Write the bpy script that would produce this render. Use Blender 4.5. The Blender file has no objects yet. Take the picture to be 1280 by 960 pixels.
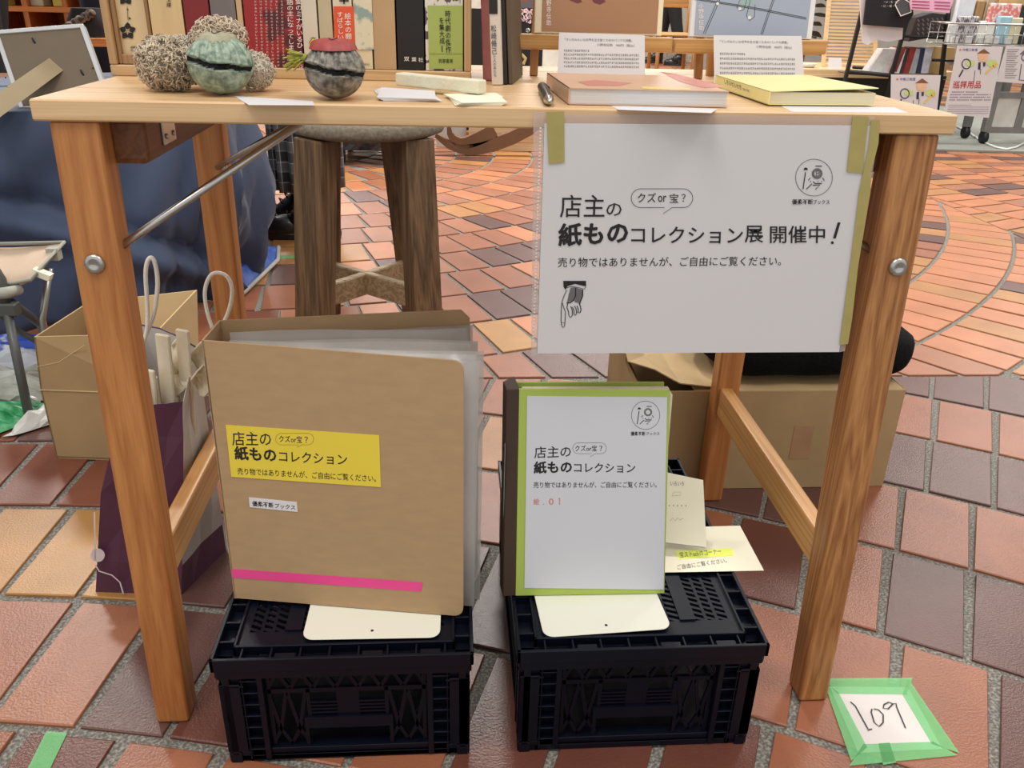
import bpy, bmesh, math, random
from mathutils import Vector, Matrix
from mathutils.geometry import tessellate_polygon
random.seed(7)
V = Vector
# ---------------------------------------------------------------- camera, world, lights, exposure
CP = V((-0.05493359, -0.79065264, 0.78824273)); YAW, PIT, ROL, FPX = map(float, (0.0782281, 0.4372556, 0.0270040, 1051.98204))
CF = V((math.sin(YAW)*math.cos(PIT), math.cos(YAW)*math.cos(PIT), -math.sin(PIT)))
_rt = V((math.cos(YAW), -math.sin(YAW), 0)); _dn = CF.cross(_rt)
CR = _rt*math.cos(ROL) - _dn*math.sin(ROL); CD = _dn*math.cos(ROL) + _rt*math.sin(ROL)
SC = bpy.context.scene; COL = SC.collection
cam = bpy.data.cameras.new('camera'); camo = bpy.data.objects.new('camera', cam); COL.objects.link(camo)
cam.sensor_width = 36; cam.lens = FPX/1280*36; cam.clip_start = .02; cam.clip_end = 100
camo.matrix_world = Matrix(((CR.x, -CD.x, -CF.x, CP.x), (CR.y, -CD.y, -CF.y, CP.y), (CR.z, -CD.z, -CF.z, CP.z), (0, 0, 0, 1)))
SC.camera = camo
w = bpy.data.worlds.new('world'); SC.world = w; w.use_nodes = True
w.node_tree.nodes['Background'].inputs[0].default_value = (1.0, .975, .955, 1); w.node_tree.nodes['Background'].inputs[1].default_value = .74
def area(loc, size, power, col=(1, .955, .90), shape='DISK', target=None, sy=None):
    l = bpy.data.lights.new('ceiling_light', 'AREA'); l.shape = shape; l.size = size; l.energy = power; l.color = col
    if sy: l.size_y = sy
    o = bpy.data.objects.new('ceiling_light', l); COL.objects.link(o); o.location = loc
    d = V(target or (loc[0], loc[1], 0)) - V(loc); o.rotation_euler = d.to_track_quat('-Z', 'Y').to_euler()
area((-.9, -1.0, 3.3), 1.2, 38); area((1.5, -.6, 3.3), 1.0, 30)
area((.18, 3.9, 3.3), .45, 110); area((-2.5, 4.0, 3.3), .6, 100); area((2.8, 3.4, 3.3), .8, 45)
area((-1.6, 9.5, 3.3), 1.6, 120); area((1.8, 8.5, 3.3), 1.4, 110); area((5.2, 5.6, 3.3), 1.4, 90)
SC.view_settings.view_transform = 'Standard'; SC.view_settings.look = 'None'; SC.view_settings.gamma = 1
SC.view_settings.use_curve_mapping = False; SC.view_settings.exposure = 0.12
# ---------------------------------------------------------------- geometry helpers
def ray(px, py): return CF + CR*((px-640)/FPX) + CD*((py-480)/FPX)
def wX(px, py, x): d = ray(px, py); return CP + d*((x-CP.x)/d.x)
def wY(px, py, y): d = ray(px, py); return CP + d*((y-CP.y)/d.y)
def wZ(px, py, z=0.): d = ray(px, py); return CP + d*((z-CP.z)/d.z)
class Plane:
    """a real flat surface (point, normal); hit() finds where a sight line meets it"""
    def __init__(s, O, N): s.O = V(O); s.N = V(N).normalized(); s.N = s.N if s.N.dot(CP-s.O) > 0 else -s.N
    def hit(s, px, py, e=0.): d = ray(px, py); return CP + d*((s.O+s.N*e-CP).dot(s.N)/d.dot(s.N))
def lin(c): return tuple(((v/255)/12.92 if v/255 <= .04045 else ((v/255+.055)/1.055)**2.4) for v in c)
MATS = {}
def mat(name, rgb, rough=.6, metal=0., var=.10, scale=14., bump=0., bscale=200., spec=.5, alpha=1., trans=0., coat=0., stretch=None, emit=0., rgb2=None, sharp=None, sheen=0.):
    if name in MATS: return MATS[name]
    m = bpy.data.materials.new(name); m.use_nodes = True; nt = m.node_tree; N = nt.nodes; L = nt.links; b = N['Principled BSDF']
    c = lin(rgb); b.inputs['Roughness'].default_value = rough; b.inputs['Metallic'].default_value = metal
    b.inputs['Specular IOR Level'].default_value = spec; b.inputs['Alpha'].default_value = alpha; b.inputs['Transmission Weight'].default_value = trans
    b.inputs['Coat Weight'].default_value = coat; b.inputs['Sheen Weight'].default_value = sheen
    tc = N.new('ShaderNodeTexCoord'); mp = N.new('ShaderNodeMapping'); L.new(tc.outputs['Object'], mp.inputs['Vector'])
    if stretch: mp.inputs['Scale'].default_value = stretch
    nz = N.new('ShaderNodeTexNoise'); nz.inputs['Scale'].default_value = scale; nz.inputs['Detail'].default_value = 4; L.new(mp.outputs[0], nz.inputs['Vector'])
    rp = N.new('ShaderNodeValToRGB'); L.new(nz.outputs['Fac'], rp.inputs['Fac'])
    c2 = lin(rgb2) if rgb2 else tuple(min(1, v*(1+var)) for v in c); c1 = c if rgb2 else tuple(v*(1-var) for v in c)
    e = sharp or (.3, .7); rp.color_ramp.elements[0].position = e[0]; rp.color_ramp.elements[1].position = e[1]
    rp.color_ramp.elements[0].color = (*c1, 1); rp.color_ramp.elements[1].color = (*c2, 1); L.new(rp.outputs[0], b.inputs['Base Color'])
    if emit: L.new(rp.outputs[0], b.inputs['Emission Color']); b.inputs['Emission Strength'].default_value = emit
    if bump:
        n2 = N.new('ShaderNodeTexNoise'); n2.inputs['Scale'].default_value = bscale; n2.inputs['Detail'].default_value = 3; L.new(mp.outputs[0], n2.inputs['Vector'])
        bp = N.new('ShaderNodeBump'); bp.inputs['Strength'].default_value = bump; bp.inputs['Distance'].default_value = .002
        L.new(n2.outputs['Fac'], bp.inputs['Height']); L.new(bp.outputs[0], b.inputs['Normal'])
    MATS[name] = m; return m
def wood(name, a, b_, axis, scale=1., rough=.45, ring=8.):
    """wood with grain lines running along AXIS (0 x, 1 y, 2 z)"""
    if name in MATS: return MATS[name]
    m = bpy.data.materials.new(name); m.use_nodes = True; nt = m.node_tree; N = nt.nodes; L = nt.links; p = N['Principled BSDF']
    p.inputs['Roughness'].default_value = rough; p.inputs['Specular IOR Level'].default_value = .4
    tc = N.new('ShaderNodeTexCoord'); mp = N.new('ShaderNodeMapping'); L.new(tc.outputs['Object'], mp.inputs['Vector'])
    s = [1., 1., 1.]; s[axis] = .022; mp.inputs['Scale'].default_value = s
    n1 = N.new('ShaderNodeTexNoise'); n1.inputs['Scale'].default_value = 26*scale; n1.inputs['Detail'].default_value = 3; n1.inputs['Distortion'].default_value = .15; L.new(mp.outputs[0], n1.inputs['Vector'])
    mu = N.new('ShaderNodeMath'); mu.operation = 'MULTIPLY'; mu.inputs[1].default_value = ring; L.new(n1.outputs['Fac'], mu.inputs[0])
    fr = N.new('ShaderNodeMath'); fr.operation = 'PINGPONG'; fr.inputs[1].default_value = .5; L.new(mu.outputs[0], fr.inputs[0])
    n2 = N.new('ShaderNodeTexNoise'); n2.inputs['Scale'].default_value = 420*scale; n2.inputs['Detail'].default_value = 2; L.new(mp.outputs[0], n2.inputs['Vector'])
    ad = N.new('ShaderNodeMath'); ad.operation = 'MULTIPLY_ADD'; ad.inputs[1].default_value = .7; L.new(fr.outputs[0], ad.inputs[0])
    m3 = N.new('ShaderNodeMath'); m3.operation = 'MULTIPLY'; m3.inputs[1].default_value = .55; L.new(n2.outputs['Fac'], m3.inputs[0]); L.new(m3.outputs[0], ad.inputs[2])
    rp = N.new('ShaderNodeValToRGB'); rp.color_ramp.elements[0].position = .2; rp.color_ramp.elements[1].position = .8
    rp.color_ramp.elements[0].color = (*lin(a), 1); rp.color_ramp.elements[1].color = (*lin(b_), 1)
    L.new(ad.outputs[0], rp.inputs['Fac']); L.new(rp.outputs[0], p.inputs['Base Color'])
    bp = N.new('ShaderNodeBump'); bp.inputs['Strength'].default_value = .12; bp.inputs['Distance'].default_value = .001; L.new(ad.outputs[0], bp.inputs['Height']); L.new(bp.outputs[0], p.inputs['Normal'])
    MATS[name] = m; return m
class MB:
    def __init__(s): s.v = []; s.f = []; s.m = []; s.sm = []
    def add(s, vs, fs, mi=0, sm=False):
        o = len(s.v); s.v += [V(v) for v in vs]; s.f += [[i+o for i in f] for f in fs]; s.m += [mi]*len(fs); s.sm += [sm]*len(fs); return s
    def hexa(s, p, mi=0):   # 8 points: 4 bottom loop, 4 top loop
        return s.add(p, [[3, 2, 1, 0], [4, 5, 6, 7], [0, 1, 5, 4], [1, 2, 6, 5], [2, 3, 7, 6], [3, 0, 4, 7]], mi)
    def box(s, a, b, mi=0, M=None):
        x0, y0, z0 = a; x1, y1, z1 = b
        p = [V(q) for q in ((x0, y0, z0), (x1, y0, z0), (x1, y1, z0), (x0, y1, z0), (x0, y0, z1), (x1, y0, z1), (x1, y1, z1), (x0, y1, z1))]
        return s.hexa([M @ q for q in p] if M else p, mi)
    def bar(s, a, b, w, h, up=(0, 0, 1), mi=0):
        a, b = V(a), V(b); d = (b-a).normalized(); u = V(up); x = d.cross(u).normalized()*(w/2); y = x.normalized().cross(d).normalized()*(h/2)
        return s.hexa([a-x-y, a+x-y, a+x+y, a-x+y, b-x-y, b+x-y, b+x+y, b-x+y], mi)
    def tube(s, pts, r, n=8, mi=0, caps=True, closed=False):
        pts = [V(p) for p in pts]; rs = r if isinstance(r, (list, tuple)) else [r]*len(pts); vs = []; fs = []; K = len(pts); px = None
        for i, p in enumerate(pts):
            d = (pts[(i+1) % K]-pts[i-1]) if closed else (pts[min(i+1, K-1)]-pts[max(i-1, 0)]); d.normalize()
            if px is None: px = d.orthogonal().normalized()
            px = (px-d*px.dot(d)).normalized(); py = d.cross(px)
            vs += [p+(px*math.cos(2*math.pi*j/n)+py*math.sin(2*math.pi*j/n))*rs[i] for j in range(n)]
        for i in range(K if closed else K-1):
            for j in range(n): a = i*n+j; b = i*n+(j+1) % n; c = ((i+1) % K)*n; fs.append([a, b, c+(j+1) % n, c+j])
        if caps and not closed: fs += [list(range(n))[::-1], [(K-1)*n+j for j in range(n)]]
        return s.add(vs, fs, mi, True)
    def lathe(s, prof, c=(0, 0, 0), n=24, mi=0, M=None, sm=True):
        c = V(c); vs = []; K = len(prof)
        for r, z in prof: vs += [V((r*math.cos(2*math.pi*j/n), r*math.sin(2*math.pi*j/n), z)) for j in range(n)]
        vs = [(M @ v if M else v)+c for v in vs]; fs = []
        for i in range(K-1):
            for j in range(n): fs.append([i*n+j, i*n+(j+1) % n, (i+1)*n+(j+1) % n, (i+1)*n+j])
        s.add(vs, fs, mi, sm); s.add([vs[j] for j in range(n)], [list(range(n))[::-1]], mi); s.add([vs[(K-1)*n+j] for j in range(n)], [list(range(n))], mi); return s
    def prism(s, poly, off, mi=0):   # 3-D polygon swept by vector off
        n = len(poly); a = [V(p) for p in poly]; b = [p+V(off) for p in a]
        return s.add(a+b, [list(range(n))[::-1], [n+i for i in range(n)]]+[[i, (i+1) % n, n+(i+1) % n, n+i] for i in range(n)], mi)
    def grid(s, P, mi=0, sm=True):
        R, C = len(P), len(P[0])
        return s.add([p for r in P for p in r], [[i*C+j, i*C+j+1, (i+1)*C+j+1, (i+1)*C+j] for i in range(R-1) for j in range(C-1)], mi, sm)
    def ell(s, c, r, n=12, k=8, mi=0, M=None):
        c = V(c); P = []
        for i in range(k+1):
            t = math.pi*i/k; P.append([(lambda q: (M @ q if M else q)+c)(V((r[0]*math.sin(t)*math.cos(2*math.pi*j/n), r[1]*math.sin(t)*math.sin(2*math.pi*j/n), r[2]*math.cos(t)))) for j in range(n+1)])
        return s.grid(P, mi)
    def build(s, name, mats, parent=None, bevel=0, solid=0, sub=0, org=None, seg=1):
        me = bpy.data.meshes.new(name); base = org
        if parent is not None: base = V(parent['_o'])
        elif org is None: base = V((0, 0, 0))
        base = V(base); me.from_pydata([v-base for v in s.v], [], s.f)
        for mm in (mats if isinstance(mats, (list, tuple)) else [mats]): me.materials.append(mm)
        for p, mi, sm in zip(me.polygons, s.m, s.sm): p.material_index = mi; p.use_smooth = sm
        bm = bmesh.new(); bm.from_mesh(me); bmesh.ops.recalc_face_normals(bm, faces=bm.faces); bm.to_mesh(me); bm.free()
        o = bpy.data.objects.new(name, me); COL.objects.link(o); o['_o'] = tuple(base)
        if parent is not None: o.parent = parent
        else: o.location = base
        if solid: q = o.modifiers.new('s', 'SOLIDIFY'); q.thickness = solid; q.offset = -1
        if bevel: q = o.modifiers.new('b', 'BEVEL'); q.width = bevel; q.segments = seg; q.limit_method = 'ANGLE'; q.angle_limit = math.radians(40)
        if sub: q = o.modifiers.new('u', 'SUBSURF'); q.levels = sub; q.render_levels = sub
        return o
def tag(o, label=None, cat=None, group=None, kind=None):
    for k, v in (('label', label), ('category', cat), ('group', group), ('kind', kind)):
        if v: o[k] = v
    return o
def thing(name, loc, label, cat, group=None):
    o = bpy.data.objects.new(name, None); COL.objects.link(o); o.location = loc; o['_o'] = tuple(loc); o.empty_display_size = .05
    return tag(o, label, cat, group)
EXTRA = {.04: .024, .028: .024, .02: .006, .03: .016}
def text_mesh(body, bold=0., spacing=1.0, line=1.0):
    cu = bpy.data.curves.new('t', 'FONT'); cu.body = body; cu.size = 1; cu.offset = min(bold, .008); cu.resolution_u = 2; cu.space_character = spacing; cu.space_line = line; cu.align_x = 'CENTER' if '\n' in body else 'LEFT'
    o = bpy.data.objects.new('t', cu); COL.objects.link(o); dg = bpy.context.evaluated_depsgraph_get(); dg.update()
    me = o.evaluated_get(dg).to_mesh(); vs = [V(v.co) for v in me.vertices]; fs = [list(p.vertices) for p in me.polygons]
    bpy.data.objects.remove(o); bpy.data.curves.remove(cu); return vs, fs
class Print:
    """flat ink on a surface: everything drawn on plane PL, EPS above it"""
    def __init__(s, pl, eps=.0003): s.pl = pl; s.e = eps; s.mb = MB()
    def h(s, p): return s.pl.hit(p[0], p[1], s.e)
    def text(s, body, bl, br, tl, bold=0., spacing=1., line=1.):
        vs, fs = text_mesh(body, bold, spacing, line)
        if not vs: return s
        x0 = min(v.x for v in vs); x1 = max(v.x for v in vs); y0 = min(v.y for v in vs); y1 = max(v.y for v in vs)
        O, A, B = s.h(bl), s.h(br), s.h(tl); ex = EXTRA.get(round(bold, 4), 0)
        for i, (dx, dy) in enumerate([(0, 0)]+([(ex, 0), (-ex, 0), (0, ex), (0, -ex)] if ex else [])):
            s.mb.add([O+(A-O)*((v.x-x0+dx)/(x1-x0))+(B-O)*((v.y-y0+dy)/(y1-y0))+s.pl.N*.00002*i for v in vs], fs)
        return s
    def poly(s, pts): s.mb.add([s.h(p) for p in pts], [list(range(len(pts)))]); return s
    def line(s, pts, wd, closed=False):
        P = [s.h(p) for p in pts]; K = len(P); n = s.pl.N; q = []
        for i in range(K):
            d = (P[(i+1) % K]-P[i-1]) if closed else P[min(i+1, K-1)]-P[max(i-1, 0)]
            x = d.cross(n).normalized()*wd/2; q += [P[i]-x, P[i]+x]
        s.mb.add(q, [[2*i, 2*i+1, (2*i+3) % (2*K), (2*i+2) % (2*K)] for i in range(K if closed else K-1)]); return s
    def circ(s, c, r, wd, n=32, ry=None): return s.line([(c[0]+r*math.cos(2*math.pi*i/n), c[1]+(ry or r)*math.sin(2*math.pi*i/n)) for i in range(n)], wd, True)
    def disc(s, c, r, n=20, ry=None): return s.poly([(c[0]+r*math.cos(2*math.pi*i/n), c[1]+(ry or r)*math.sin(2*math.pi*i/n)) for i in range(n)])
    def build(s, name, m, parent): return s.mb.build(name, m, parent)
# ---------------------------------------------------------------- materials
INK = mat('black_ink', (28, 24, 26), .6, var=.05); INKG = mat('grey_ink', (110, 104, 108), .6, var=.05)
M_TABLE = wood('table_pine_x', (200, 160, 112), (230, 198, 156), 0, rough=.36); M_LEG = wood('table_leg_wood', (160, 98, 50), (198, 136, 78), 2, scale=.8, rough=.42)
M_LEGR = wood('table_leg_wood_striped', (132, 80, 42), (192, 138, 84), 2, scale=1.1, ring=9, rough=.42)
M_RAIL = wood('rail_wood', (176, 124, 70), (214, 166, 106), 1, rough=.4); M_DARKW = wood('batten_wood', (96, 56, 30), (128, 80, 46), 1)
M_STEEL = mat('steel', (190, 188, 184), .28, 1., var=.06)
M_PAPER = mat('white_paper', (214, 211, 212), .75, var=.015, scale=4); M_CREAMP = mat('cream_paper', (232, 228, 205), .8, var=.02)
M_SLEEVE = mat('clear_sleeve', (214, 196, 188), .15, alpha=.35, var=.02); M_TAPE = mat('masking_tape', (176, 162, 98), .6, alpha=.93, var=.06, scale=60)
M_BLACKP = mat('black_plastic', (9, 13, 26), .34, var=.1, bump=.05, bscale=400, spec=.24); M_BLACKD = mat('black_plastic_inner', (10, 11, 15), .6)
M_ENAMEL = mat('cream_enamel', (226, 226, 210), .3, var=.01, coat=.3)
M_KRAFT = mat('kraft_board', (171, 141, 104), .8, var=.05, scale=40, bump=.06, bscale=500, stretch=(1, 1, 3)); M_KRAFTE = mat('kraft_edge', (206, 184, 140), .85, var=.06)
M_YEL = mat('yellow_label_paper', (226, 202, 62), .65, var=.02); M_PINK = mat('pink_tape', (232, 72, 142), .5, var=.03)
M_GREEN = mat('green_cover', (166, 186, 84), .55, var=.03); M_BROWNS = mat('brown_spine', (62, 44, 34), .55, var=.08)
# ---------------------------------------------------------------- floor of brick tiles
TL = [mat('tile_'+n, c, .33, var=.12, scale=9, bump=.30, bscale=320, spec=.38) for n, c in
      (('salmon', (158, 103, 75)), ('orange_brown', (147, 91, 65)), ('red_brown', (123, 73, 55)), ('purple_brown', (96, 65, 58)), ('dark_red', (101, 59, 47)), ('tan', (172, 120, 72)), ('yellow_tan', (170, 124, 70)), ('pale_orange', (184, 118, 80)))]
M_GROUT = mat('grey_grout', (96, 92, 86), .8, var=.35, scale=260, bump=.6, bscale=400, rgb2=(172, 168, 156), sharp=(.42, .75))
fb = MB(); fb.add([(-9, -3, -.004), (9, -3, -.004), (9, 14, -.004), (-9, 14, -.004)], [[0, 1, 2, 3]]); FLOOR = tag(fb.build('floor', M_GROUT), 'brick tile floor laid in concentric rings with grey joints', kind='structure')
C1 = V((-.8624, -2.4625)); C2 = V((-.8568, 3.7830)); C3 = V((5.03, 3.783)); C4 = V((5.03, -2.4625)); C0 = V((-6.7, 3.783)); C5 = V((-.8568, 9.7)); C6 = V((5.03, 9.7)); XB, YB, YB2, XB0 = 2.07, .922, 6.7, -3.8
RA = [1.78, 2.0, 2.22, 2.4424, 2.6654, 2.892, 3.1111, 3.3262, 3.5443, 3.7574, 3.98, 4.2, 4.42]
PA = {2: (.1138, -.0185), 3: (.1126, .0190), 4: (.1126, -.0170), 5: (.1128, .0133), 6: (.1094, -.0039), 7: (.1108, .0015), 8: (.1134, -.0086), 9: (.1114, -.0015)}
RB = [.2, .41, .62, .83, 1.03, 1.23, 1.43, 1.627, 1.827, 2.03, 2.225, 2.435, 2.655, 2.87, 3.1, 3.32, 3.54, 3.76, 3.98, 4.2]
PB = {7: (.1060, -.0123), 8: (.1060, .0006), 9: (.1096, .0189), 10: (.1128, .0205), 11: (.1078, .0136), 14: (.106, -.0155)}
def clip(poly, a, b):   # keep a.x*x+a.y*y <= b
    out = []
    for i in range(len(poly)):
        p, q = poly[i], poly[(i+1) % len(poly)]; dp = p.dot(a)-b; dq = q.dot(a)-b
        if dp <= 0: out.append(p)
        if (dp < 0) != (dq < 0) and dp != dq: out.append(p+(q-p)*(dp/(dp-dq)))
    return out
def inview(p):
    v = V((p.x, p.y, 0))-CP; z = v.dot(CF)
    if z < .1: return None
    x = 640+FPX*v.dot(CR)/z; y = 480+FPX*v.dot(CD)/z
    return (x, y, z) if -160 < x < 1440 and -60 < y < 1130 else None
cands = []
def cell(cc, RR, PH, x0, x1, y0, y1, up):
    g = .0065
    for k in range(len(RR)-1):
        Ra, Rb_ = RR[k]+g, RR[k+1]-g; Rm = (Ra+Rb_)/2; pitch, ph = PH.get(k, (.1115, (k*.37) % 1*.1)); n = round(2*math.pi*Rm/pitch) if k not in PH else 0; da = pitch/Rm if k in PH else 2*math.pi/n
        cnt = int(2*math.pi/da)
        for i in range(-(cnt//2), cnt//2+1):
            t = ph+(i+.5)*da; w2 = (.1115-.013)/2*(1 if Rm > .7 else Rm/.75)
            dr = V((math.sin(t), math.cos(t)*up)); tn = V((math.cos(t), -math.sin(t)*up)); hw = min(w2, da*Ra/2-.003)
            poly = [cc+dr*Ra-tn*hw, cc+dr*Ra+tn*hw, cc+dr*Rb_+tn*(hw+.001), cc+dr*Rb_-tn*(hw+.001)]
            m = cc+dr*Rm
            if not inview(m): continue
            for a, b in ((V((1, 0)), x1-.005), (V((-1, 0)), -(x0+.005)), (V((0, 1)), y1-.005), (V((0, -1)), -(y0+.005))):
                if poly: poly = clip(poly, a, b)
            if len(poly) < 3: continue
            ar = abs(sum(poly[j].x*poly[(j+1) % len(poly)].y-poly[(j+1) % len(poly)].x*poly[j].y for j in range(len(poly))))/2
            if ar < .0008: continue
            ce = sum(poly, V((0, 0)))/len(poly); q = inview(ce)
            if q: cands.append((ar/q[2]**3, poly, ce, k, q))
cell(C1, RA, PA, XB0, XB, -5, YB, 1); cell(C2, RB, PB, XB0, XB, YB, YB2, -1)
cell(C3, RB, {}, XB, 8, YB, YB2, -1); cell(C4, RA, {}, XB, 8, -5, YB, 1)
cell(C5, RB, {}, XB0, XB, YB2, 12, -1); cell(C6, RB, {}, XB, 8, YB2, 12, -1)
cands.sort(key=lambda c: -c[0])
def seen(c): return 0 < c[4][0] < 1280 and 0 < c[4][1] < 960
def tile_geo(poly, jitter=0.):
    n = len(poly); ce = sum(poly, V((0, 0)))/n; ins = [p+(ce-p).normalized()*.0022 for p in poly]; z = jitter
    vs = [V((p.x, p.y, -.004)) for p in poly]+[V((p.x, p.y, -.0012+z)) for p in poly]+[V((p.x, p.y, z)) for p in ins]
    fs = [[i, (i+1) % n, n+(i+1) % n, n+i] for i in range(n)]+[[n+i, n+(i+1) % n, 2*n+(i+1) % n, 2*n+i] for i in range(n)]+[[2*n+i for i in range(n)]]
    return vs, fs
# colours seen in the photograph, tile by tile where they are plain to see: (px, py, material)
KNOWN = [(60, 690, 6), (150, 690, 6), (300, 740, 6), (30, 590, 2), (90, 600, 2), (30, 800, 1), (110, 820, 0), (200, 860, 3), (270, 860, 4), (100, 945, 7), (5, 940, 7), (210, 945, 5),
         (1060, 735, 1), (1160, 755, 3), (1250, 760, 3), (1085, 640, 1), (1170, 655, 1), (1250, 680, 1), (1145, 575, 3), (1200, 585, 3), (1270, 600, 3), (1150, 520, 1), (1205, 530, 1), (1265, 540, 1), (1020, 830, 3), (1080, 860, 1), (1180, 850, 1), (1265, 870, 7), (975, 830, 1), (985, 920, 4), (1100, 940, 4), (970, 740, 3),
         (1030, 760, 3), (1150, 485, 3), (1200, 488, 3), (1260, 495, 3), (1060, 670, 4), (950, 640, 4), (960, 690, 4), (620, 630, 1), (605, 560, 5), (615, 600, 0), (650, 425, 6), (680, 450, 3), (740, 450, 3), (632, 460, 1), (665, 445, 3), (605, 480, 1), (590, 500, 2), (633, 385, 3), (660, 380, 3), (600, 395, 0), (560, 385, 1), (575, 350, 1), (615, 345, 1), (650, 345, 1), (600, 320, 3), (640, 320, 3), (560, 320, 1), (580, 300, 1), (560, 300, 1),
         (455, 335, 7), (440, 310, 5), (475, 305, 7), (460, 285, 7), (440, 288, 1), (350, 340, 3), (395, 340, 4), (350, 365, 1), (380, 368, 5), (345, 395, 2), (370, 320, 5), (660, 940, 4), (760, 945, 4), (880, 940, 4), (590, 945, 1)]
ti = 0; rest = MB(); rnd = random.Random(3)
kn = [(wZ(a, b).xy, m) for a, b, m in KNOWN]
def pick(ce, k):
    best = min(kn, key=lambda t: (t[0]-ce).length)
    if (best[0]-ce).length < .075: return best[1]
    if ce.y > YB: return rnd.choice([0, 0, 1, 1, 1, 7, 7, 5, 3]) if ce.x < 1 else rnd.choice([0, 7, 7, 5, 1, 3] if k != 14 else [7, 5, 7])
    return [1, 3, 1, 1, 3, 1, 3, 1, 3, 1][k % 10] if rnd.random() < .75 else rnd.choice([0, 1, 2, 3, 4])
vis = [c for c in cands if seen(c)]; hid = [c for c in cands if not seen(c)]
for c in vis[:290]:
    vs, fs = tile_geo(c[1], rnd.uniform(-.0008, .0006)); t = MB(); t.add(vs, fs); t.build('tile', TL[pick(c[2], c[3])], FLOOR)
for c in vis[290:]+hid:
    vs, fs = tile_geo(c[1], rnd.uniform(-.0008, .0006)); rest.add(vs, fs, pick(c[2], c[3]))
tag(rest.build('tile_field', TL, FLOOR), kind='stuff')
# ---------------------------------------------------------------- table
W2, H, T, D = .42, .693, .0185, .46
tb = thing('table', (0, .2, 0), 'pale pine folding table with square legs, the books and ceramic bells on it', 'table')
by = [0, .094, .19, .284, .376, D]
for i in range(5):
    m = MB(); m.box((-W2, by[i], H-T), (W2, by[i+1]-.0004, H)); m.build('board', M_TABLE, tb, bevel=.0015)
def leg(x0b, x1b, x0t, x1t, yb, yt, d, mt):
    m = MB(); m.hexa([V(p) for p in ((x0b, yb, 0), (x1b, yb, 0), (x1b, yb+d, 0), (x0b, yb+d, 0), (x0t, yt, H-T), (x1t, yt, H-T), (x1t, yt+d, H-T), (x0t, yt+d, H-T))]); return m.build('leg', mt, tb, bevel=.004, seg=3)
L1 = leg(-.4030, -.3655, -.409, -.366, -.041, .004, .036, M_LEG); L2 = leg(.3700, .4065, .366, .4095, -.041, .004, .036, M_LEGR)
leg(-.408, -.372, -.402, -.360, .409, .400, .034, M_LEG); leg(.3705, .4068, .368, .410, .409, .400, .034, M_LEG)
for lg, x in ((L1, -.388), (L2, .391)):
    m = MB(); R = Matrix.Rotation(math.pi/2, 3, 'X'); yl = -.041+.045*.545/H
    m.lathe([(.0095, 0), (.0095, .001), (.008, .003), (.0042, .0035), (.003, .0022), (.0001, .0022)], (x, yl, .547), 20, M=R.to_4x4().to_3x3()); m.build('bolt', M_STEEL, lg)
for sx in (-1, 1):
    m = MB(); m.box((sx*.385-.010, -.012, .168), (sx*.385+.010, .415, .217)); m.build('side_rail', M_RAIL, tb, bevel=.003, seg=2)
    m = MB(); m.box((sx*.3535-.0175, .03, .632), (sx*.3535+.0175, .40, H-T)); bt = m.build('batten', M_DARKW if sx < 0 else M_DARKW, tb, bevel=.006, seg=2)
    m = MB(); xi = sx*.336; m.box((min(xi, xi-sx*.002), .075, .642), (max(xi, xi-sx*.002), .115, .674)); 
    for a, b in ((.084, .668), (.106, .668), (.084, .650), (.106, .650)): m.tube([(xi-sx*.002, a, b), (xi-sx*.0035, a, b)], .003, 8)
    m.build('hinge_plate', M_STEEL, bt, bevel=.0008)
    m = MB(); m.tube([(sx*.372, .012, .556), (sx*.340, .03, .577), (sx*.190, .05, .674)], .0038, 8); m.build('brace_rod', M_STEEL, tb)
    m = MB(); m.tube([(sx*.372, .396, .560), (sx*.345, .36, .577), (sx*.190, .10, .674)], .0038, 8); m.tube([(sx*.366, .40, .560), (sx*.360, .40, .560)], .007, 10); m.build('brace_rod', M_STEEL, tb)
# ---------------------------------------------------------------- hanging sign
sg = thing('hanging_sign', (.187, -.004, .565), 'white paper sign in a clear sleeve taped to the front edge of the table', 'sign')
SP = Plane((0, -.0035, .5), (0, -1, 0))
def quad_px(pl, pts, m_, name, par, th=.0004, bevel=0, e=0.): m = MB(); P = [pl.hit(*p, e) for p in pts]; m.prism(P, -pl.N*th); return m.build(name, m_, par, bevel=bevel)
quad_px(SP, [(671, 442), (1049, 440), (1092, 157), (680, 154)], M_PAPER, 'paper', sg)
s1 = quad_px(SP, [(664, 445), (671.5, 444), (681, 140), (667, 140)], M_SLEEVE, 'sleeve_strip', sg)
quad_px(SP, [(681, 154), (1092, 157), (1094, 146), (681, 142)], M_SLEEVE, 'sleeve_top', sg)
quad_px(SP, [(1049.5, 440), (1056, 439), (1101, 150), (1092, 150)], M_SLEEVE, 'sleeve_edge', sg)
p = Print(SP, .0004)
for i in range(62):
    y = 160+i*4.35; x = 675.2-(y-160)*.0335+.5; p.line([(x-1.2, y), (x+1.2, y)], .0012)
p.build('sleeve_marking', mat('white_print', (236, 232, 228), .5, var=.01), s1)
for i, q in enumerate(([(686, 205), (705.5, 203), (705, 139.5), (683, 140)], [(1058.5, 215), (1078, 217), (1086, 146), (1066, 145)])): quad_px(SP, q, M_TAPE, 'tape', sg, .0003, e=.001)
m = MB(); L = [(1100, 150, 1089, 150), (1098, 180, 1086, 181), (1089, 215, 1079, 216), (1088, 240, 1074, 240), (1073, 330, 1063, 330), (1065, 400, 1053.5, 400), (1060, 430, 1049.5, 431)]
P = [[SP.hit(a, b, .0012), SP.hit(c, d, .0012)] for a, b, c, d in L]; m.grid(P, sm=False); m.build('tape', M_TAPE, sg, solid=.0002)
p = Print(SP, .0005)
p.text('店主', (700, 272), (755.5, 272), (700, 243.5), .004).text('の', (758, 270), (777, 270), (758, 254), .004)
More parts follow.
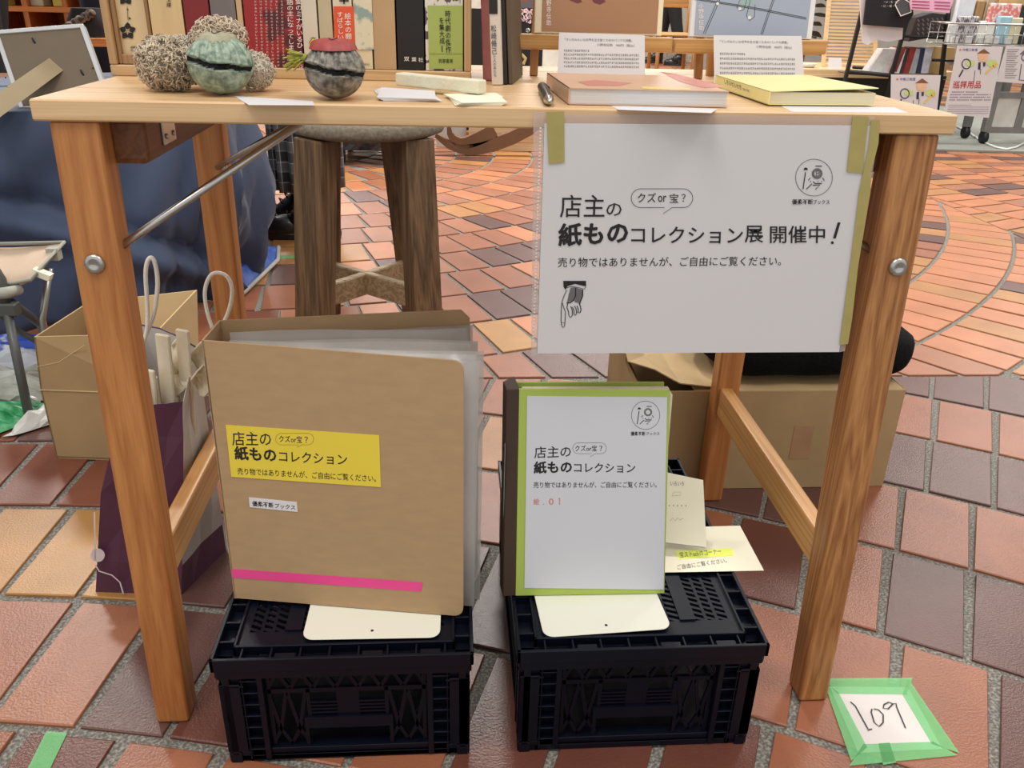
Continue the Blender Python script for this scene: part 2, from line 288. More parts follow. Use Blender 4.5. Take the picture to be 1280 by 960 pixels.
p.text('クズ', (797, 253), (820, 253), (797, 241), .004).text('or', (822.5, 252.5), (833, 252.5), (822.5, 244.5), .004).text('宝', (837, 253.5), (848, 253.5), (837, 242), .004).text('？', (851.5, 252.3), (857, 252.3), (851.5, 242.5), 0)
p.text('紙もの', (698.5, 308), (784, 304), (698.5, 280), .028).text('コレクション', (789, 304), (928, 304.5), (789, 283), .008).text('展', (931, 304), (954, 304), (931, 282), .008).text('開催中', (962.5, 304), (1031, 304), (962.5, 282), .008)
p.line([(1049, 278), (1043, 298)], .0028).disc((1040.5, 303.3), 1.8)
p.text('売り物ではありませんが、ご自由にご覧ください。', (697.5, 334), (976, 332), (697.5, 322), .002)
p.build('lettering', INK, sg)
def bubble(pr, x0, y0, x1, y1, tail, wd):
    r = (y1-y0)/2; cy = (y0+y1)/2; pts = [(x0+r-r*math.cos(a), cy-r*math.sin(a)) for a in [math.radians(-90+15*i) for i in range(13)]]
    pts = [(x0+r+r*math.cos(math.radians(90+15*i)), cy-r*math.sin(math.radians(90+15*i))) for i in range(13)]
    pts += tail+[(x1-r+r*math.cos(math.radians(-90+15*i)), cy-r*math.sin(math.radians(-90+15*i))) for i in range(13)]
    pr.line(pts, wd, True)
def logo(pr, cx, cy, s, wd):
    pr.circ((cx, cy), 23*s, wd*.5)
    a = lambda x, y: (cx+(x-1018)*s, cy+(y-222)*s)
    pr.line([a(1007.5, 215), a(1004.3, 236.5)], wd).poly([a(1005, 212.5), a(1010.5, 212.5), a(1009.5, 210), a(1007.5, 209.3), a(1006, 210)])
    pr.line([a(1020, 207.7), a(1028, 207.7)], wd).line([a(1013.7, 222.2), a(1010.8, 225.5)], wd*.8).line([a(1028.8, 222.2), a(1031, 225.8)], wd*.8)
    pr.line([a(1015.5, 229.8), a(1008.5, 236.5)], wd).line([a(1017, 227), a(1019.5, 229.5), a(1027.8, 229.5)], wd).line([a(1016.5, 231.6), a(1025.5, 231.2), a(1020, 236.8)], wd)
    for q in ((1013.8, 227), (1023, 227), (1027.5, 227)): pr.disc(a(*q), .7*s, 8)
def logo_head(pr, cx, cy, s):
    a = lambda x, y: (cx+(x-1018)*s, cy+(y-222)*s)
    for r, w_ in ((6.1, 1.2), (4.6, 1.9)): pr.circ(a(1022, 217), r*s, w_*.00075*s)
p = Print(SP, .0005); bubble(p, 789, 236, 866, 259.5, [(830.5, 259.5), (829, 267), (840, 259.5)], .0005); logo(p, 1017.5, 222, 1., .0009)
p.text('優柔不断', (990, 255.5), (1016, 255.5), (990, 249), .02).text('ブックス', (1016.5, 255.5), (1037, 255.5), (1016.5, 249.5), .005); p.build('lettering', INK, sg)
p = Print(SP, .0004); logo_head(p, 1017.5, 222, 1.); p.text('日', (1020.2, 220.5), (1024.2, 220.5), (1020.2, 213.5), .03); p.build('emblem', INKG, sg)
# pointing hand printed on the sign
def hpx(x, y): return (690+x*55/704, 340+y*75/960)
p = Print(SP, .0005)
p.poly([hpx(*q) for q in ((180, 142), (545, 142), (545, 230), (470, 215), (370, 190), (250, 225), (215, 285), (185, 240))])
for L_, wd in (([(225, 255), (300, 235), (380, 240), (480, 265), (520, 275), (540, 235)], .0006), ([(235, 290), (190, 390), (160, 480), (185, 560), (215, 640), (210, 760), (200, 870), (180, 890), (155, 860), (145, 780), (148, 640), (155, 500)], .0007), ([(490, 280), (490, 380), (455, 470), (440, 520)], .0011), ([(378, 250), (378, 380), (350, 450), (290, 490), (235, 500)], .0012),
               ([(250, 510), (240, 570), (265, 640), (270, 700), (300, 728), (325, 690), (325, 610), (300, 550)], .0008), ([(325, 560), (350, 610), (350, 680), (375, 695), (395, 660), (385, 590), (360, 540)], .0008), ([(400, 540), (420, 600), (415, 650), (445, 655), (465, 610), (455, 550), (440, 515)], .0009), ([(145, 810), (200, 812)], .0004)):
    p.line([hpx(*q) for q in L_], wd)
p.build('printed_hand', INK, sg)
p = Print(SP, .00045); p.poly([hpx(*q) for q in ((300, 250), (370, 245), (370, 400), (330, 450), (240, 490), (270, 350))]); p.poly([hpx(*q) for q in ((385, 250), (480, 280), (480, 380), (440, 500), (360, 480), (385, 400))]); p.build('printed_shading', INKG, sg)
# ---------------------------------------------------------------- folding crates
def crate(x0, x1, yf, yr, label):
    t = thing('folding_crate', ((x0+x1)/2, (yf+yr)/2, 0), label, 'crate', 'black folding crates under the table'); h = .152; W_ = x1-x0; L_ = yr-yf
    m = MB(); m.box((x0+.006, yf+.006, .002), (x1-.006, yr-.006, .008)); m.build('bottom', M_BLACKD, t)
    # lid
    zt = h
    m = MB(); g = .02
    m.box((x0, yf, zt-.016), (x1, yf+.004, zt)); m.box((x0, yr-.004, zt-.016), (x1, yr, zt)); m.box((x0, yf, zt-.016), (x0+.004, yr, zt)); m.box((x1-.004, yf, zt-.016), (x1, yr, zt))
    m.box((x0+.003, yf+.003, zt-.016), (x1-.003, yf+g, zt-.012)); m.box((x0+.003, yr-g, zt-.016), (x1-.003, yr-.003, zt-.012)); m.box((x0+.003, yf+.003, zt-.016), (x0+g, yr-.003, zt-.012)); m.box((x1-g, yf+.003, zt-.016), (x1-.003, yr-.003, zt-.012))
    for i in range(1, 9): xx = x0+W_*i/9; m.box((xx-.0012, yf+.003, zt-.012), (xx+.0012, yf+g, zt-.0015)); m.box((xx-.0012, yr-g, zt-.012), (xx+.0012, yr-.003, zt-.0015))
    for i in range(1, 13): yy = yf+L_*i/13; m.box((x0+.003, yy-.0012, zt-.012), (x0+g, yy+.0012, zt-.0015)); m.box((x1-g, yy-.0012, zt-.012), (x1-.003, yy+.0012, zt-.0015))
    a0, a1, b0, b1 = x0+g, x1-g, yf+g, yr-g
    m.box((a0, b0, zt-.012), (a0+.003, b1, zt)); m.box((a1-.003, b0, zt-.012), (a1, b1, zt)); m.box((a0, b0, zt-.012), (a1, b0+.003, zt)); m.box((a0, b1-.003, zt-.012), (a1, b1, zt))
    for i in (2, 5, 7): xx = x0+W_*i/9+.004; m.box((xx, yf+.001, zt-.004), (xx+.022, yf+.012, zt-.002))
    m.build('lid_rim', M_BLACKP, t, bevel=.0006)
    m = MB(); zz = zt-.0035; n = 4; sw = (a1-a0)/n
    m.box((a0+.002, b0+.002, zz-.004), (a1-.002, b0+.026, zz)); m.box((a0+.002, b1-.026, zz-.004), (a1-.002, b1-.002, zz))
    m.box((a0+.002, b0+.026, zz-.004), (a0+.012, b1-.026, zz)); m.box((a1-.012, b0+.026, zz-.004), (a1-.002, b1-.026, zz)); mid = (b0+b1)/2
    for k in range(n-1): cx = a0+sw*(k+1); m.box((cx-.009, b0+.026, zz-.004), (cx+.009, b1-.026, zz+.002))
    m.box((a0+.01, mid-.012, zz-.004), (a1-.01, mid+.012, zz))
    for k in range(n):
        u0 = a0+sw*k+(.012 if k == 0 else .009); u1 = a0+sw*(k+1)-(.012 if k == n-1 else .009); c = 3; cw = (u1-u0)/c
        for j in range(1, c): m.box((u0+cw*j-.0018, b0+.026, zz-.004), (u0+cw*j+.0018, b1-.026, zz))
        y = b0+.024
        while y < b1-.034:
            for j in range(c): q0, q1 = u0+cw*j, u0+cw*(j+1); m.hexa([V(v) for v in ((q0, y+.006, zz-.004), (q1, y, zz-.004), (q1, y+.0042, zz-.004), (q0, y+.0102, zz-.004), (q0, y+.006, zz-.0002), (q1, y, zz-.0002), (q1, y+.0042, zz-.0002), (q0, y+.0102, zz-.0002))])
            y += .0092
    m.build('lid_panel', M_BLACKP, t)
    m = MB(); m.box((a0+.01, b0+.02, zz-.03), (a1-.01, b1-.02, zz-.028)); 
    # walls: four posts, rims, pockets, lattice
    def wall(O, U, N, ln, sub):
        O, U, N = V(O), V(U), V(N); up = V((0, 0, 1))
        def b(m, u0, u1, z0, z1, d0=0., d1=.006): m.hexa([O+U*u0+up*z0-N*d0, O+U*u1+up*z0-N*d0, O+U*u1+up*z0-N*d1, O+U*u0+up*z0-N*d1, O+U*u0+up*z1-N*d0, O+U*u1+up*z1-N*d0, O+U*u1+up*z1-N*d1, O+U*u0+up*z1-N*d1])
        m = MB(); zt2 = h-.016; e = .002
        b(m, 0, ln, zt2-.012, zt2, -e, .006); b(m, .02, ln-.02, 0, .008, e, .01); b(m, 0, .026, 0, .014, e, .014); b(m, ln-.026, ln, 0, .014, e, .014)
        for s in (0, 1):
            f = (lambda u: u) if s == 0 else (lambda u: ln-u)
            def bb(u0, u1, z0, z1, d0, d1): a_, b_ = sorted((f(u0), f(u1))); b(m, a_, b_, z0, z1, d0, d1)
            bb(0, .022, .016, zt2-.022, 0, .012); bb(0, .022, .012, zt2-.014, .004, .012)
            bb(.0235, .025, .004, zt2-.012, 0, .012); bb(.040, .046, .004, zt2-.012, 0, .012); bb(.022, .046, .008, zt2-.012, .010, .012)
            for i in range(7): z = .018+i*.0165; bb(.022, .046, z-.0008, z+.0008, .001, .011)
            bb(.012, .026, zt2-.026, zt2-.024, 0, .01)
        a_, c_ = .046, ln-.046; b(m, a_, c_, .006, .016, .004, .02)
        m.build('wall_frame', M_BLACKP, t, bevel=.0005)
        m = MB(); zb, zu = .046, zt2-.014; wA, wB = a_+.002, c_-.002
        b(m, wA, wB, zu-.004, zu+.002, .008, .012); b(m, wA, wA+.004, .014, zu, .008, .012); b(m, wB-.004, wB, .014, zu, .008, .012)
        zc = (zb+zu)/2+.014; b(m, wA, wB, zc-.005, zc+.001, .008, .012)
        cw = (wB-wA); u0, u1 = wA+cw*.24, wB-cw*.24
        b(m, u0, u1, zb-.004, zb+.012, .006, .012); b(m, u0-.004, u0, .014, zb+.012, .006, .012); b(m, u1, u1+.004, .014, zb+.012, .006, .012)
        for i in range(4): b(m, u0+.004, (u0+u1)/2-.012, zb+.016+i*.005, zb+.0185+i*.005, .008, .012); b(m, (u0+u1)/2+.012, u1-.004, zb+.016+i*.005, zb+.0185+i*.005, .008, .012)
        b(m, u0, u0+.004, zb, zc, .008, .012); b(m, u1-.004, u1, zb, zc, .008, .012); b(m, (u0+u1)/2-.012, (u0+u1)/2+.012, zb+.01, zc, .009, .012)
        nn = max(4, int(cw/.022))
        for i in range(nn):
            p0 = wA+cw*i/nn; p1 = wA+cw*(i+1)/nn; q = (p0+p1)/2
            for aa, bb_ in ((p0, q), (q, p1)):
                za, zb_ = (zc, zu) if aa == p0 else (zu, zc)
                m.bar(O+U*aa+up*za-N*.010, O+U*bb_+up*zb_-N*.010, .004, .0035, up=tuple(N))
        for (l0, l1) in ((wA, u0), (u1, wB)):
            k = 2
            for i in range(k):
                p0 = l0+(l1-l0)*i/k; p1 = l0+(l1-l0)*(i+1)/k; q = (p0+p1)/2
                for lo, hi in ((zb-.006, zc), ):
                    m.bar(O+U*p0+up*hi-N*.010, O+U*q+up*lo-N*.010, .004, .0035, up=tuple(N)); m.bar(O+U*q+up*lo-N*.010, O+U*p1+up*hi-N*.010, .004, .0035, up=tuple(N))
                    m.bar(O+U*p0+up*(lo-.022)-N*.010, O+U*q+up*lo-N*.010, .004, .0035, up=tuple(N)); m.bar(O+U*q+up*lo-N*.010, O+U*p1+up*(lo-.022)-N*.010, .004, .0035, up=tuple(N))
        m.build('wall_lattice', M_BLACKP, t)
    i_ = .004
    wall((x0+i_, yf+i_, 0), (1, 0, 0), (0, -1, 0), W_-2*i_, 0); wall((x1-i_, yr-i_, 0), (-1, 0, 0), (0, 1, 0), W_-2*i_, 0)
    wall((x0+i_, yr-i_, 0), (0, -1, 0), (-1, 0, 0), L_-2*i_, 0); wall((x1-i_, yf+i_, 0), (0, 1, 0), (1, 0, 0), L_-2*i_, 0)
    return t
crate(-.3085, -.034, -.105, .290, 'black folding crate with a slotted lid carrying the brown binder')
crate(.0125, .2875, -.105, .298, 'black folding crate with a slotted lid carrying the green folder and notes')
LID = .1525
# ---------------------------------------------------------------- book ends
for pts, lb, ux in (([(384, 752), (552, 765), (550, 797), (377, 800)], 'cream metal bookend with its foot sticking out under the brown binder', 0), ([(663, 741), (822, 738), (840, 786), (680, 797)], 'cream metal bookend with its foot sticking out under the green folder', 1)):
    P = [wZ(*q, LID) for q in pts]; c = (P[2]+P[3])/2; c.z = LID-.0005
    d = (P[2]-P[3]); d.z = 0; d.normalize(); nrm = V((-d.y, d.x, 0)); wd = (P[2]-P[3]).length; dep = .165 if ux == 0 else .125
    t = thing('bookend', c, lb, 'bookend', 'cream metal bookends')
    o = (P[3]+P[2])/2; o.z = LID-.0006
    def rr(o, d, n, w_, h_, r=.012):
        pts = []
        for cx, cy, a0 in ((-w_/2+r, r, 180), (w_/2-r, r, 270)):
            pts += [o+d*(cx+r*math.cos(math.radians(a0+15*i)))+n*(cy+r*math.sin(math.radians(a0+15*i))) for i in range(7)]
        return pts+[o+d*w_/2+n*h_, o-d*w_/2+n*h_]
    m = MB(); m.prism(rr(o, d, nrm, wd, dep), V((0, 0, .0012))); f = m.build('foot_plate', M_ENAMEL, t, bevel=.0004)
    m = MB(); hc = o+nrm*.012+V((0, 0, .0013)); m.tube([hc, hc+V((0, 0, .0002))], .0017, 10); m.build('hole', M_BLACKD, f)
    m = MB(); o2 = o+nrm*dep; u = V((0, 0, 1)); m.prism([o2-d*wd/2, o2+d*wd/2, o2+d*wd/2+u*.11, o2-d*wd/2+u*.11], nrm*.0012); m.build('upright_plate', M_ENAMEL, t)
# ---------------------------------------------------------------- brown binder
A = wZ(293, 748, LID+.0015); B = wZ(579, 771, LID+.0015); UB = (B-A).normalized()
def lean_plane(A, U, ang): 
    n = V((U.y, -U.x, 0)).normalized(); up = (V((0, 0, 1))*math.cos(ang)-n*math.sin(ang)); return Plane(A, U.cross(up)), up
BP, BU = lean_plane(A, UB, math.radians(8))
bd = thing('binder', ((A+B)/2)+V((0, .02, 0)), 'large brown kraft binder with a yellow label standing on the left crate', 'binder')
def rquad(pl, tl, tr, br, bl, r, corners=(1, 1, 0, 0)):
    P = [pl.hit(*q) for q in (tl, tr, br, bl)]; out = []
    for i in range(4):
        p, a, b = P[i], P[i-1], P[(i+1) % 4]
        if r[i] > 0:
            da = (a-p).normalized(); db = (b-p).normalized()
            for k in range(6): t = k/5; out.append(p+da*r[i]*(1-t)**2+db*r[i]*t**2)
        else: out.append(p)
    return out
cov = rquad(BP, (252, 425), (580, 451), (579, 771), (293, 748), (.002, .012, .012, .002)); m = MB(); m.prism(cov, -BP.N*.0022); fc = m.build('front_cover', [M_KRAFT], bd, bevel=.0006)
print('binder size', (BP.hit(252, 425)-BP.hit(293, 748)).length, (A-B).length, BP.hit(252, 425), BP.hit(580, 451))
TLc = BP.hit(252, 425); TRc = BP.hit(580, 451)
A2 = A+V((.0, .052, 0)); B2 = A2+(V((math.cos(.13), math.sin(.13), 0)))*((B-A).length+.016); BP2, BU2 = lean_plane(A2, (B2-A2).normalized(), math.radians(10))
ht = (TLc-A).length; cv2 = [A2, B2, B2+BU2*(ht-.01), B2+BU2*ht-(B2-A2).normalized()*.01, A2+BU2*ht]; m = MB(); m.prism(cv2, -BP2.N*.0022); m.build('back_cover', M_KRAFT, bd, bevel=.0006)
m = MB(); n_ = (A2-A); m.hexa([A, A+UB*.002, A2+UB*.002, A2, TLc, TLc+UB*.002, A2+BU2*ht+UB*.002, A2+BU2*ht]); m.build('spine', M_KRAFT, bd)
M_FILM = mat('plastic_pocket', (196, 190, 184), .18, alpha=.46, var=.05, scale=30); M_FILMW = mat('pocket_sheet_white', (226, 228, 230), .4, var=.03)
import itertools
for i in range(9):
    t = (i+1)/10; a = A.lerp(A2, t)+V((.012, 0, .004)); ang = -.155+.30*t+random.uniform(-.01, .01); L_ = .262+.006*math.sin(i*1.7); u = V((math.cos(ang), math.sin(ang), 0)); up = (BU.lerp(BU2, t)).normalized(); hh = ht-.016+.006*math.sin(i*2.3)
    b_ = a+u*L_; m = MB(); nseg = 5
    P = []
    for r in range(4):
        row = []
        for s_ in range(nseg+1): q = a+u*L_*s_/nseg+up*hh*r/3; q = q+V((0, 1, 0))*(.004*math.sin(s_*1.3+i)*(r/3)); row.append(q)
        P.append(row)
    m.grid(P); m.build('plastic_pocket', M_FILMW if i in (2, ) else M_FILM, bd, solid=.0004)
m = MB()
for i in range(3):
    c = A.lerp(A2, .5)+V((.02, 0, 0))+BU*(ht*(.2+.3*i)); m.tube([c+V((.018*math.cos(a), .020*math.sin(a), 0)) for a in [2*math.pi*k/16 for k in range(16)]], .0015, 6, closed=True)
m.build('ring', M_STEEL, bd)
p = Print(Plane(BP2.O, BP2.N), .0); 
lab = quad_px(BP, [(289, 596), (476, 609), (474, 544), (282, 531)], M_YEL, 'yellow_label', bd, .0003, e=.0006); lab['label'] = 'yellow label'
def title(pr, sx, sy, k=0, bold=.02):
    pass
p = Print(BP, .0008)
p.text('店主の', (290.5, 557), (339, 557.5), (289.5, 539.5), .006).text('クズor宝', (349, 552.5), (377.5, 553.7), (348.5, 544), .004).text('？', (380.5, 553.5), (385, 553.7), (380.3, 545.6), 0)
p.text('紙もの', (294, 574.5), (345.5, 577.5), (292.5, 557.5), .04).text('コレクション', (349, 577), (434, 581.5), (348.5, 563.5), .008)
p.text('売り物ではありませんが、ご自由にご覧ください。', (297, 593), (470, 602.5), (296.5, 584.5), .003)
p.build('lettering', INK, lab)
p = Print(BP, .0008); bubble(p, 344.5, 541.5, 392, 556, [(373, 556), (371.5, 559), (377, 556)], .0004); p.build('speech_bubble_outline', mat('olive_ink', (150, 130, 40), .6), lab)
lab = quad_px(BP, [(312, 634), (372, 640), (371, 627.5), (311, 621.5)], M_PAPER, 'white_label', bd, .0003, e=.0006); p = Print(BP, .0008)
p.text('優柔不断', (315.5, 632.5), (342, 635), (315, 626), .02).text('ブックス', (343.5, 635), (369, 637.5), (343.5, 629), .006); p.build('lettering', INK, lab)
quad_px(BP, [(290.5, 722), (527, 739.5), (528, 728), (289.5, 711)], M_PINK, 'pink_tape', bd, .0003, e=.0005)
p = Print(BP2, .0)
# ---------------------------------------------------------------- green folder
A = wZ(644.5, 745, LID+.0015); B = wZ(830, 742, LID+.0015); UF = (B-A).normalized(); GP, GU = lean_plane(A, UF, math.radians(7))
gf = thing('folder_book', (A+B)/2+V((0, .02, 0)), 'green and white file with a brown spine standing on the right crate', 'file')
m = MB(); m.prism([GP.hit(*q) for q in ((644.5, 745), (830.5, 742), (837.5, 487.5), (648.5, 486))], -GP.N*.0025); m.build('front_cover', M_GREEN, gf, bevel=.0006)
print('folder', (GP.hit(648.5, 486)-A).length, (A-B).length)
hg = (GP.hit(648.5, 486)-A).length; TLg = GP.hit(648.5, 486)
As = wZ(628.5, 746, LID+.0015); dback = V((-.004, .034, 0)); m = MB()
Q = [A, As, As+dback*.6, A+dback]; m.hexa([*Q, *[q+GU*hg for q in Q]]); m.build('spine', M_BROWNS, gf, bevel=.001)
m = MB(); Bb = B+dback-V((.006, 0, 0)); m.hexa([A+dback, Bb, Bb+V((0, .0025, 0)), A+dback+V((0, .0025, 0)), *[q+GU*(hg-.008) for q in (A+dback, Bb, Bb+V((0, .0025, 0)), A+dback+V((0, .0025, 0)))]]); m.build('back_cover', M_GREEN, gf, bevel=.0006)
m = MB(); a, b = A+V((.004, .004, .003)), B+V((-.008, .004, .003)); k = V((0, .022, 0)); m.hexa([a, b, b+k, a+k, *[q+GU*(hg-.012) for q in (a, b, b+k, a+k)]]); m.build('page_block', mat('page_edges', (222, 214, 190), .85, var=.08, scale=300, stretch=(.1, 1, .1)), gf)
m = MB(); o_ = As+GU*hg*.4; m.hexa([q for q in (o_+V((-.0006, .003, 0)), o_+V((-.0006, .010, 0)), o_+V((-.0002, .010, 0)), o_+V((-.0002, .003, 0)), o_+V((-.0006, .003, .09)), o_+V((-.0006, .010, .09)), o_+V((-.0002, .010, .09)), o_+V((-.0002, .003, .09)))]); m.build('spine_label', mat('grey_label', (150, 146, 146), .6), gf)
ws = quad_px(GP, [(655.5, 735), (829.5, 737), (834, 496.5), (659, 495)], mat('folder_sheet', (206, 208, 214), .5, var=.012, scale=5), 'white_sheet', gf, .0003, e=.0006)
p = Print(GP, .0008)
p.text('店主の', (668, 573), (713.5, 571.5), (668, 558.5), .006).text('クズor宝', (719, 564), (746, 564), (719, 556.5), .004).text('？', (749, 563.6), (753, 563.6), (749, 557), 0)
p.text('紙もの', (667.5, 592), (714.5, 591), (667.5, 577), .04).text('コレクション', (717.5, 590.5), (794, 591), (717.5, 578.5), .008)
p.text('売り物ではありませんが、ご自由にご覧ください。', (667, 610), (821, 609.5), (667, 602.5), .003); logo(p, 807, 519, .77, .0008)
p.text('優柔不断', (788.5, 544.5), (806.5, 544.5), (788.5, 539.5), .02).text('ブックス', (807.5, 544), (824.5, 544), (807.5, 540), .006)
p.build('lettering', INK, ws)
p = Print(GP, .0008); bubble(p, 716, 553.5, 758, 567, [(739.5, 567), (738, 571), (744, 567)], .0004); logo_head(p, 807, 519, .77); p.build('emblem', INKG, ws)
p = Print(GP, .0008); p.text('絵', (667, 631), (674, 631), (667, 623), .01).text('.', (679, 631), (680.4, 631), (679, 629.5)).text('0', (686, 631), (692, 631), (686, 623), .004).line([(699.6, 622.5), (699.6, 630.8)], .0009).line([(698.2, 624), (699.6, 622.6)], .0007); p.build('red_stamp', mat('red_ink', (206, 120, 116), .6), ws)
# ---------------------------------------------------------------- notes on the crate
NP = Plane((0, 0, LID+.0004), (0, 0, 1)); nt_ = thing('note_sheet', NP.hit(890, 690), 'flat cream note sheet with a yellow highlighter band on the right crate', 'note')
quad_px(NP, [(800, 716), (955, 713), (925, 657), (820, 660)], M_CREAMP, 'sheet', nt_, .0004, e=.0004)
hl = quad_px(NP, [(848, 699), (918, 694), (914, 685), (844, 689)], mat('highlighter', (232, 246, 96), .6), 'highlight', nt_, .0001, e=.0006); hl['label'] = 'yellow highlighter band'
p = Print(NP, .0009); p.text('宝ストackのコーナー', (850, 697), (902, 692), (849, 690)); p.text('ご自由にご覧ください。', (847, 712), (909, 703), (846, 706)); p.build('handwriting', INKG, nt_)
FP = Plane(wZ(884, 683, LID+.010), (-.05, -.45, .9)); bk = thing('notebook', FP.hit(850, 640), 'folded cream note booklet with pencil scribbles leaning behind the green folder', 'note')
quad_px(FP, [(800, 674), (883, 684), (879, 600), (836, 591), (800, 588)], M_CREAMP, 'cover', bk, .0006, e=.0012); quad_px(FP, [(800, 675), (881, 686), (878, 603), (800, 590)], M_PAPER, 'inner_sheet', bk, .0006, e=-.001)
p = Print(FP, .0015); p.text('いろいろ', (838, 607), (855, 607), (838, 602)); p.text('・・・・・', (836, 633), (858, 633), (836, 631)).line([(838, 651), (841, 647), (844, 651), (847, 647), (850, 650), (854, 648)], .0004).line([(840, 620), (842, 615), (851, 615), (851, 619), (840, 620)], .0003); p.build('handwriting', INKG, bk)
# ---------------------------------------------------------------- wooden box of books on the table
TZ = H
M_BOX = wood('book_box_wood', (178, 142, 98), (214, 182, 136), 0, scale=.8); M_BOXV = wood('book_box_wood_upright', (172, 136, 94), (210, 176, 130), 2, scale=.8)
bx = thing('book_box', (-.228, .28, TZ), 'open wooden box on the table holding a row of upright books', 'box')
def bxx(px): return wY(px, 88, .215).x
for nm, a, b, mt in (('bottom_board', (-.4245, .212, TZ), (-.0315, .36, TZ+.0115), M_BOX), ('side_board', (-.4245, .212, TZ+.0115), (-.4165, .36, .905), M_BOXV), ('side_board', (-.0395, .212, TZ+.0115), (-.0315, .36, .905), M_BOXV), ('back_board', (-.4165, .352, TZ+.0115), (-.0395, .36, .905), M_BOX)):
    m = MB(); m.box(a, b); m.build(nm, mt, bx, bevel=.0012)
BZ = TZ+.0120
def cmat(nm, c, **k): return mat(nm, c, k.pop('rough', .55), **k)
M_PAGES = mat('book_pages', (216, 204, 176), .9, var=.08, scale=300, stretch=(1, .05, .05))
def book(nm, x0, x1, col, label, h=.19, d=.125, y=.216, deco=None, zb=BZ):
    t = thing(nm, ((x0+x1)/2, y+d/2, zb), label, 'book', 'books in the wooden box on the table')
    m = MB(); m.box((x0+.0004, y, zb), (x1-.0004, y+d, zb+h)); m.box((x0+.0022, y+.003, zb+h), (x1-.0022, y+d-.001, zb+h+.0003)); c = m.build('cover', cmat('cover_'+col[0], col[1], **(col[2] if len(col) > 2 else {})), t, bevel=.0012)
    m = MB(); m.box((x0+.0025, y+.004, zb+h+.0002), (x1-.0025, y+d-.002, zb+h+.001)); m.build('page_block', M_PAGES, t)
    if deco: deco(t, Plane((0, y-.0006, 0), (0, -1, 0)))
    return t
FPl = lambda p, poly: None
def band(t, pl, pts, mt, nm='paper_band', e=.0003): m = MB(); m.prism([pl.hit(*q, e) for q in pts], V((0, .0003, 0))); return m.build(nm, mt, t)
I_WH = mat('white_ink', (232, 222, 214), .6, var=.01)
# framed case with plum crests
t = thing('framed_case', (-.395, .25, BZ), 'slim wooden case with a black plum crest at the left end of the box', 'case')
PL = Plane((0, .217, 0), (0, -1, 0)); x0, x1 = -.4160, -.3765
M_CREAMW = mat('cream_panel', (216, 192, 150), .6, var=.04, scale=30); M_CASE = wood('case_wood', (134, 100, 64), (176, 140, 98), 2)
for a, b in (((x0, .217, BZ), (x0+.004, .33, .89)), ((x1-.004, .217, BZ), (x1, .33, .89)), ((x0+.004, .217, BZ), (x1-.004, .33, BZ+.010))): m = MB(); m.box(a, b); m.build('frame', M_CASE, t, bevel=.0008)
m = MB(); m.box((x0+.004, .224, BZ+.010), (x1-.004, .33, .889)); pn = m.build('panel', M_CREAMW, t)
PP = Plane((0, .2235, 0), (0, -1, 0)); p = Print(PP)
for cx, cy, r in ((159.5, 39, 6.3), (157, -4, 6.3)):
    for k in range(5):
        a = math.radians(-90+72*k); q = (cx+r*math.cos(a)*1.0, cy+r*math.sin(a)*1.1); tn = (-math.sin(a), math.cos(a))
        p.poly([(cx+1.5*math.cos(a), cy+1.5*math.sin(a)), (q[0]-tn[0]*4.2-math.cos(a)*1.2, q[1]-tn[1]*4.2-math.sin(a)*1.2), (q[0]-tn[0]*2.6+math.cos(a)*2, q[1]-tn[1]*2.6+math.sin(a)*2), (q[0]+math.cos(a)*4.4, q[1]+math.sin(a)*4.4), (q[0]+tn[0]*2.6+math.cos(a)*2, q[1]+tn[1]*2.6+math.sin(a)*2), (q[0]+tn[0]*4.2-math.cos(a)*1.2, q[1]+tn[1]*4.2-math.sin(a)*1.2)])
p.line([(159, 8), (159.3, 13), (160, 25)], .0005).poly([(157.5, 11), (161, 12), (160, 13.2)]).poly([(161, 21), (164, 23.5), (161, 24.5)]).text('弐', (163, 64), (171, 64), (163, 57.5), .01); p.build('plum_crest', INK, pn)
p = Print(PP, .0005)
for cx, cy in ((159.5, 39), (157, -4)): p.circ((cx, cy), 2.6, .0003, 16); [p.line([(cx, cy), (cx+4.4*math.cos(math.radians(18+72*k)), cy+4.4*math.sin(math.radians(18+72*k)))], .0003) for k in range(5)]
p.build('crest_centre', M_CREAMW, pn)
def d_pale(t, pl): p = Print(pl, .0002); p.text('東\n京', (213.5, 58), (219, 58), (213.5, 49), .01).text('文\n庫', (208, 9), (214, 9), (208, -3), .01); p.build('lettering', INK, t)
book('slip_case', -.3755, -.3405, ('pale_wood', (206, 180, 134), {'var': .05, 'stretch': (1, 1, .1), 'scale': 90}), 'pale wood coloured slip case beside the framed case', h=.185, deco=d_pale)
book('book', -.3395, -.3125, ('deep_red', (122, 32, 34)), 'dark red book behind the woolly head', h=.17)
book('book', -.3115, -.2845, ('slate_grey', (112, 106, 104)), 'slate grey book next to the dark red one')
book('book', -.2840, -.2775, ('tan_thin', (196, 166, 126)), 'thin tan book edge beside the grey book')
def d_red(t, pl):
    p = Print(pl, .0002); p.text('物\n語\nの\n主\nに\nな\nっ\nて\nし\nま', (360, 62), (368, 62), (358, -8), .004).text('最\n愛\nの\nミ\nナ\nが\nい\nる\nひ', (371, 60), (379, 60), (369, -10), .004).text('の\nこ\nと\nば', (374, 88), (379, 88), (373, 64), .004)
    r_ = random.Random(5)
    for k in range(6):
        x = 318+k*6.6
        for j in range(20): p.text(r_.choice('のにはをとがてしる'), (x+j*.12, 3+j*4.2), (x+2.6+j*.12, 3+j*4.2), (x+j*.12, .6+j*4.2))
    p.build('lettering', I_WH, t)
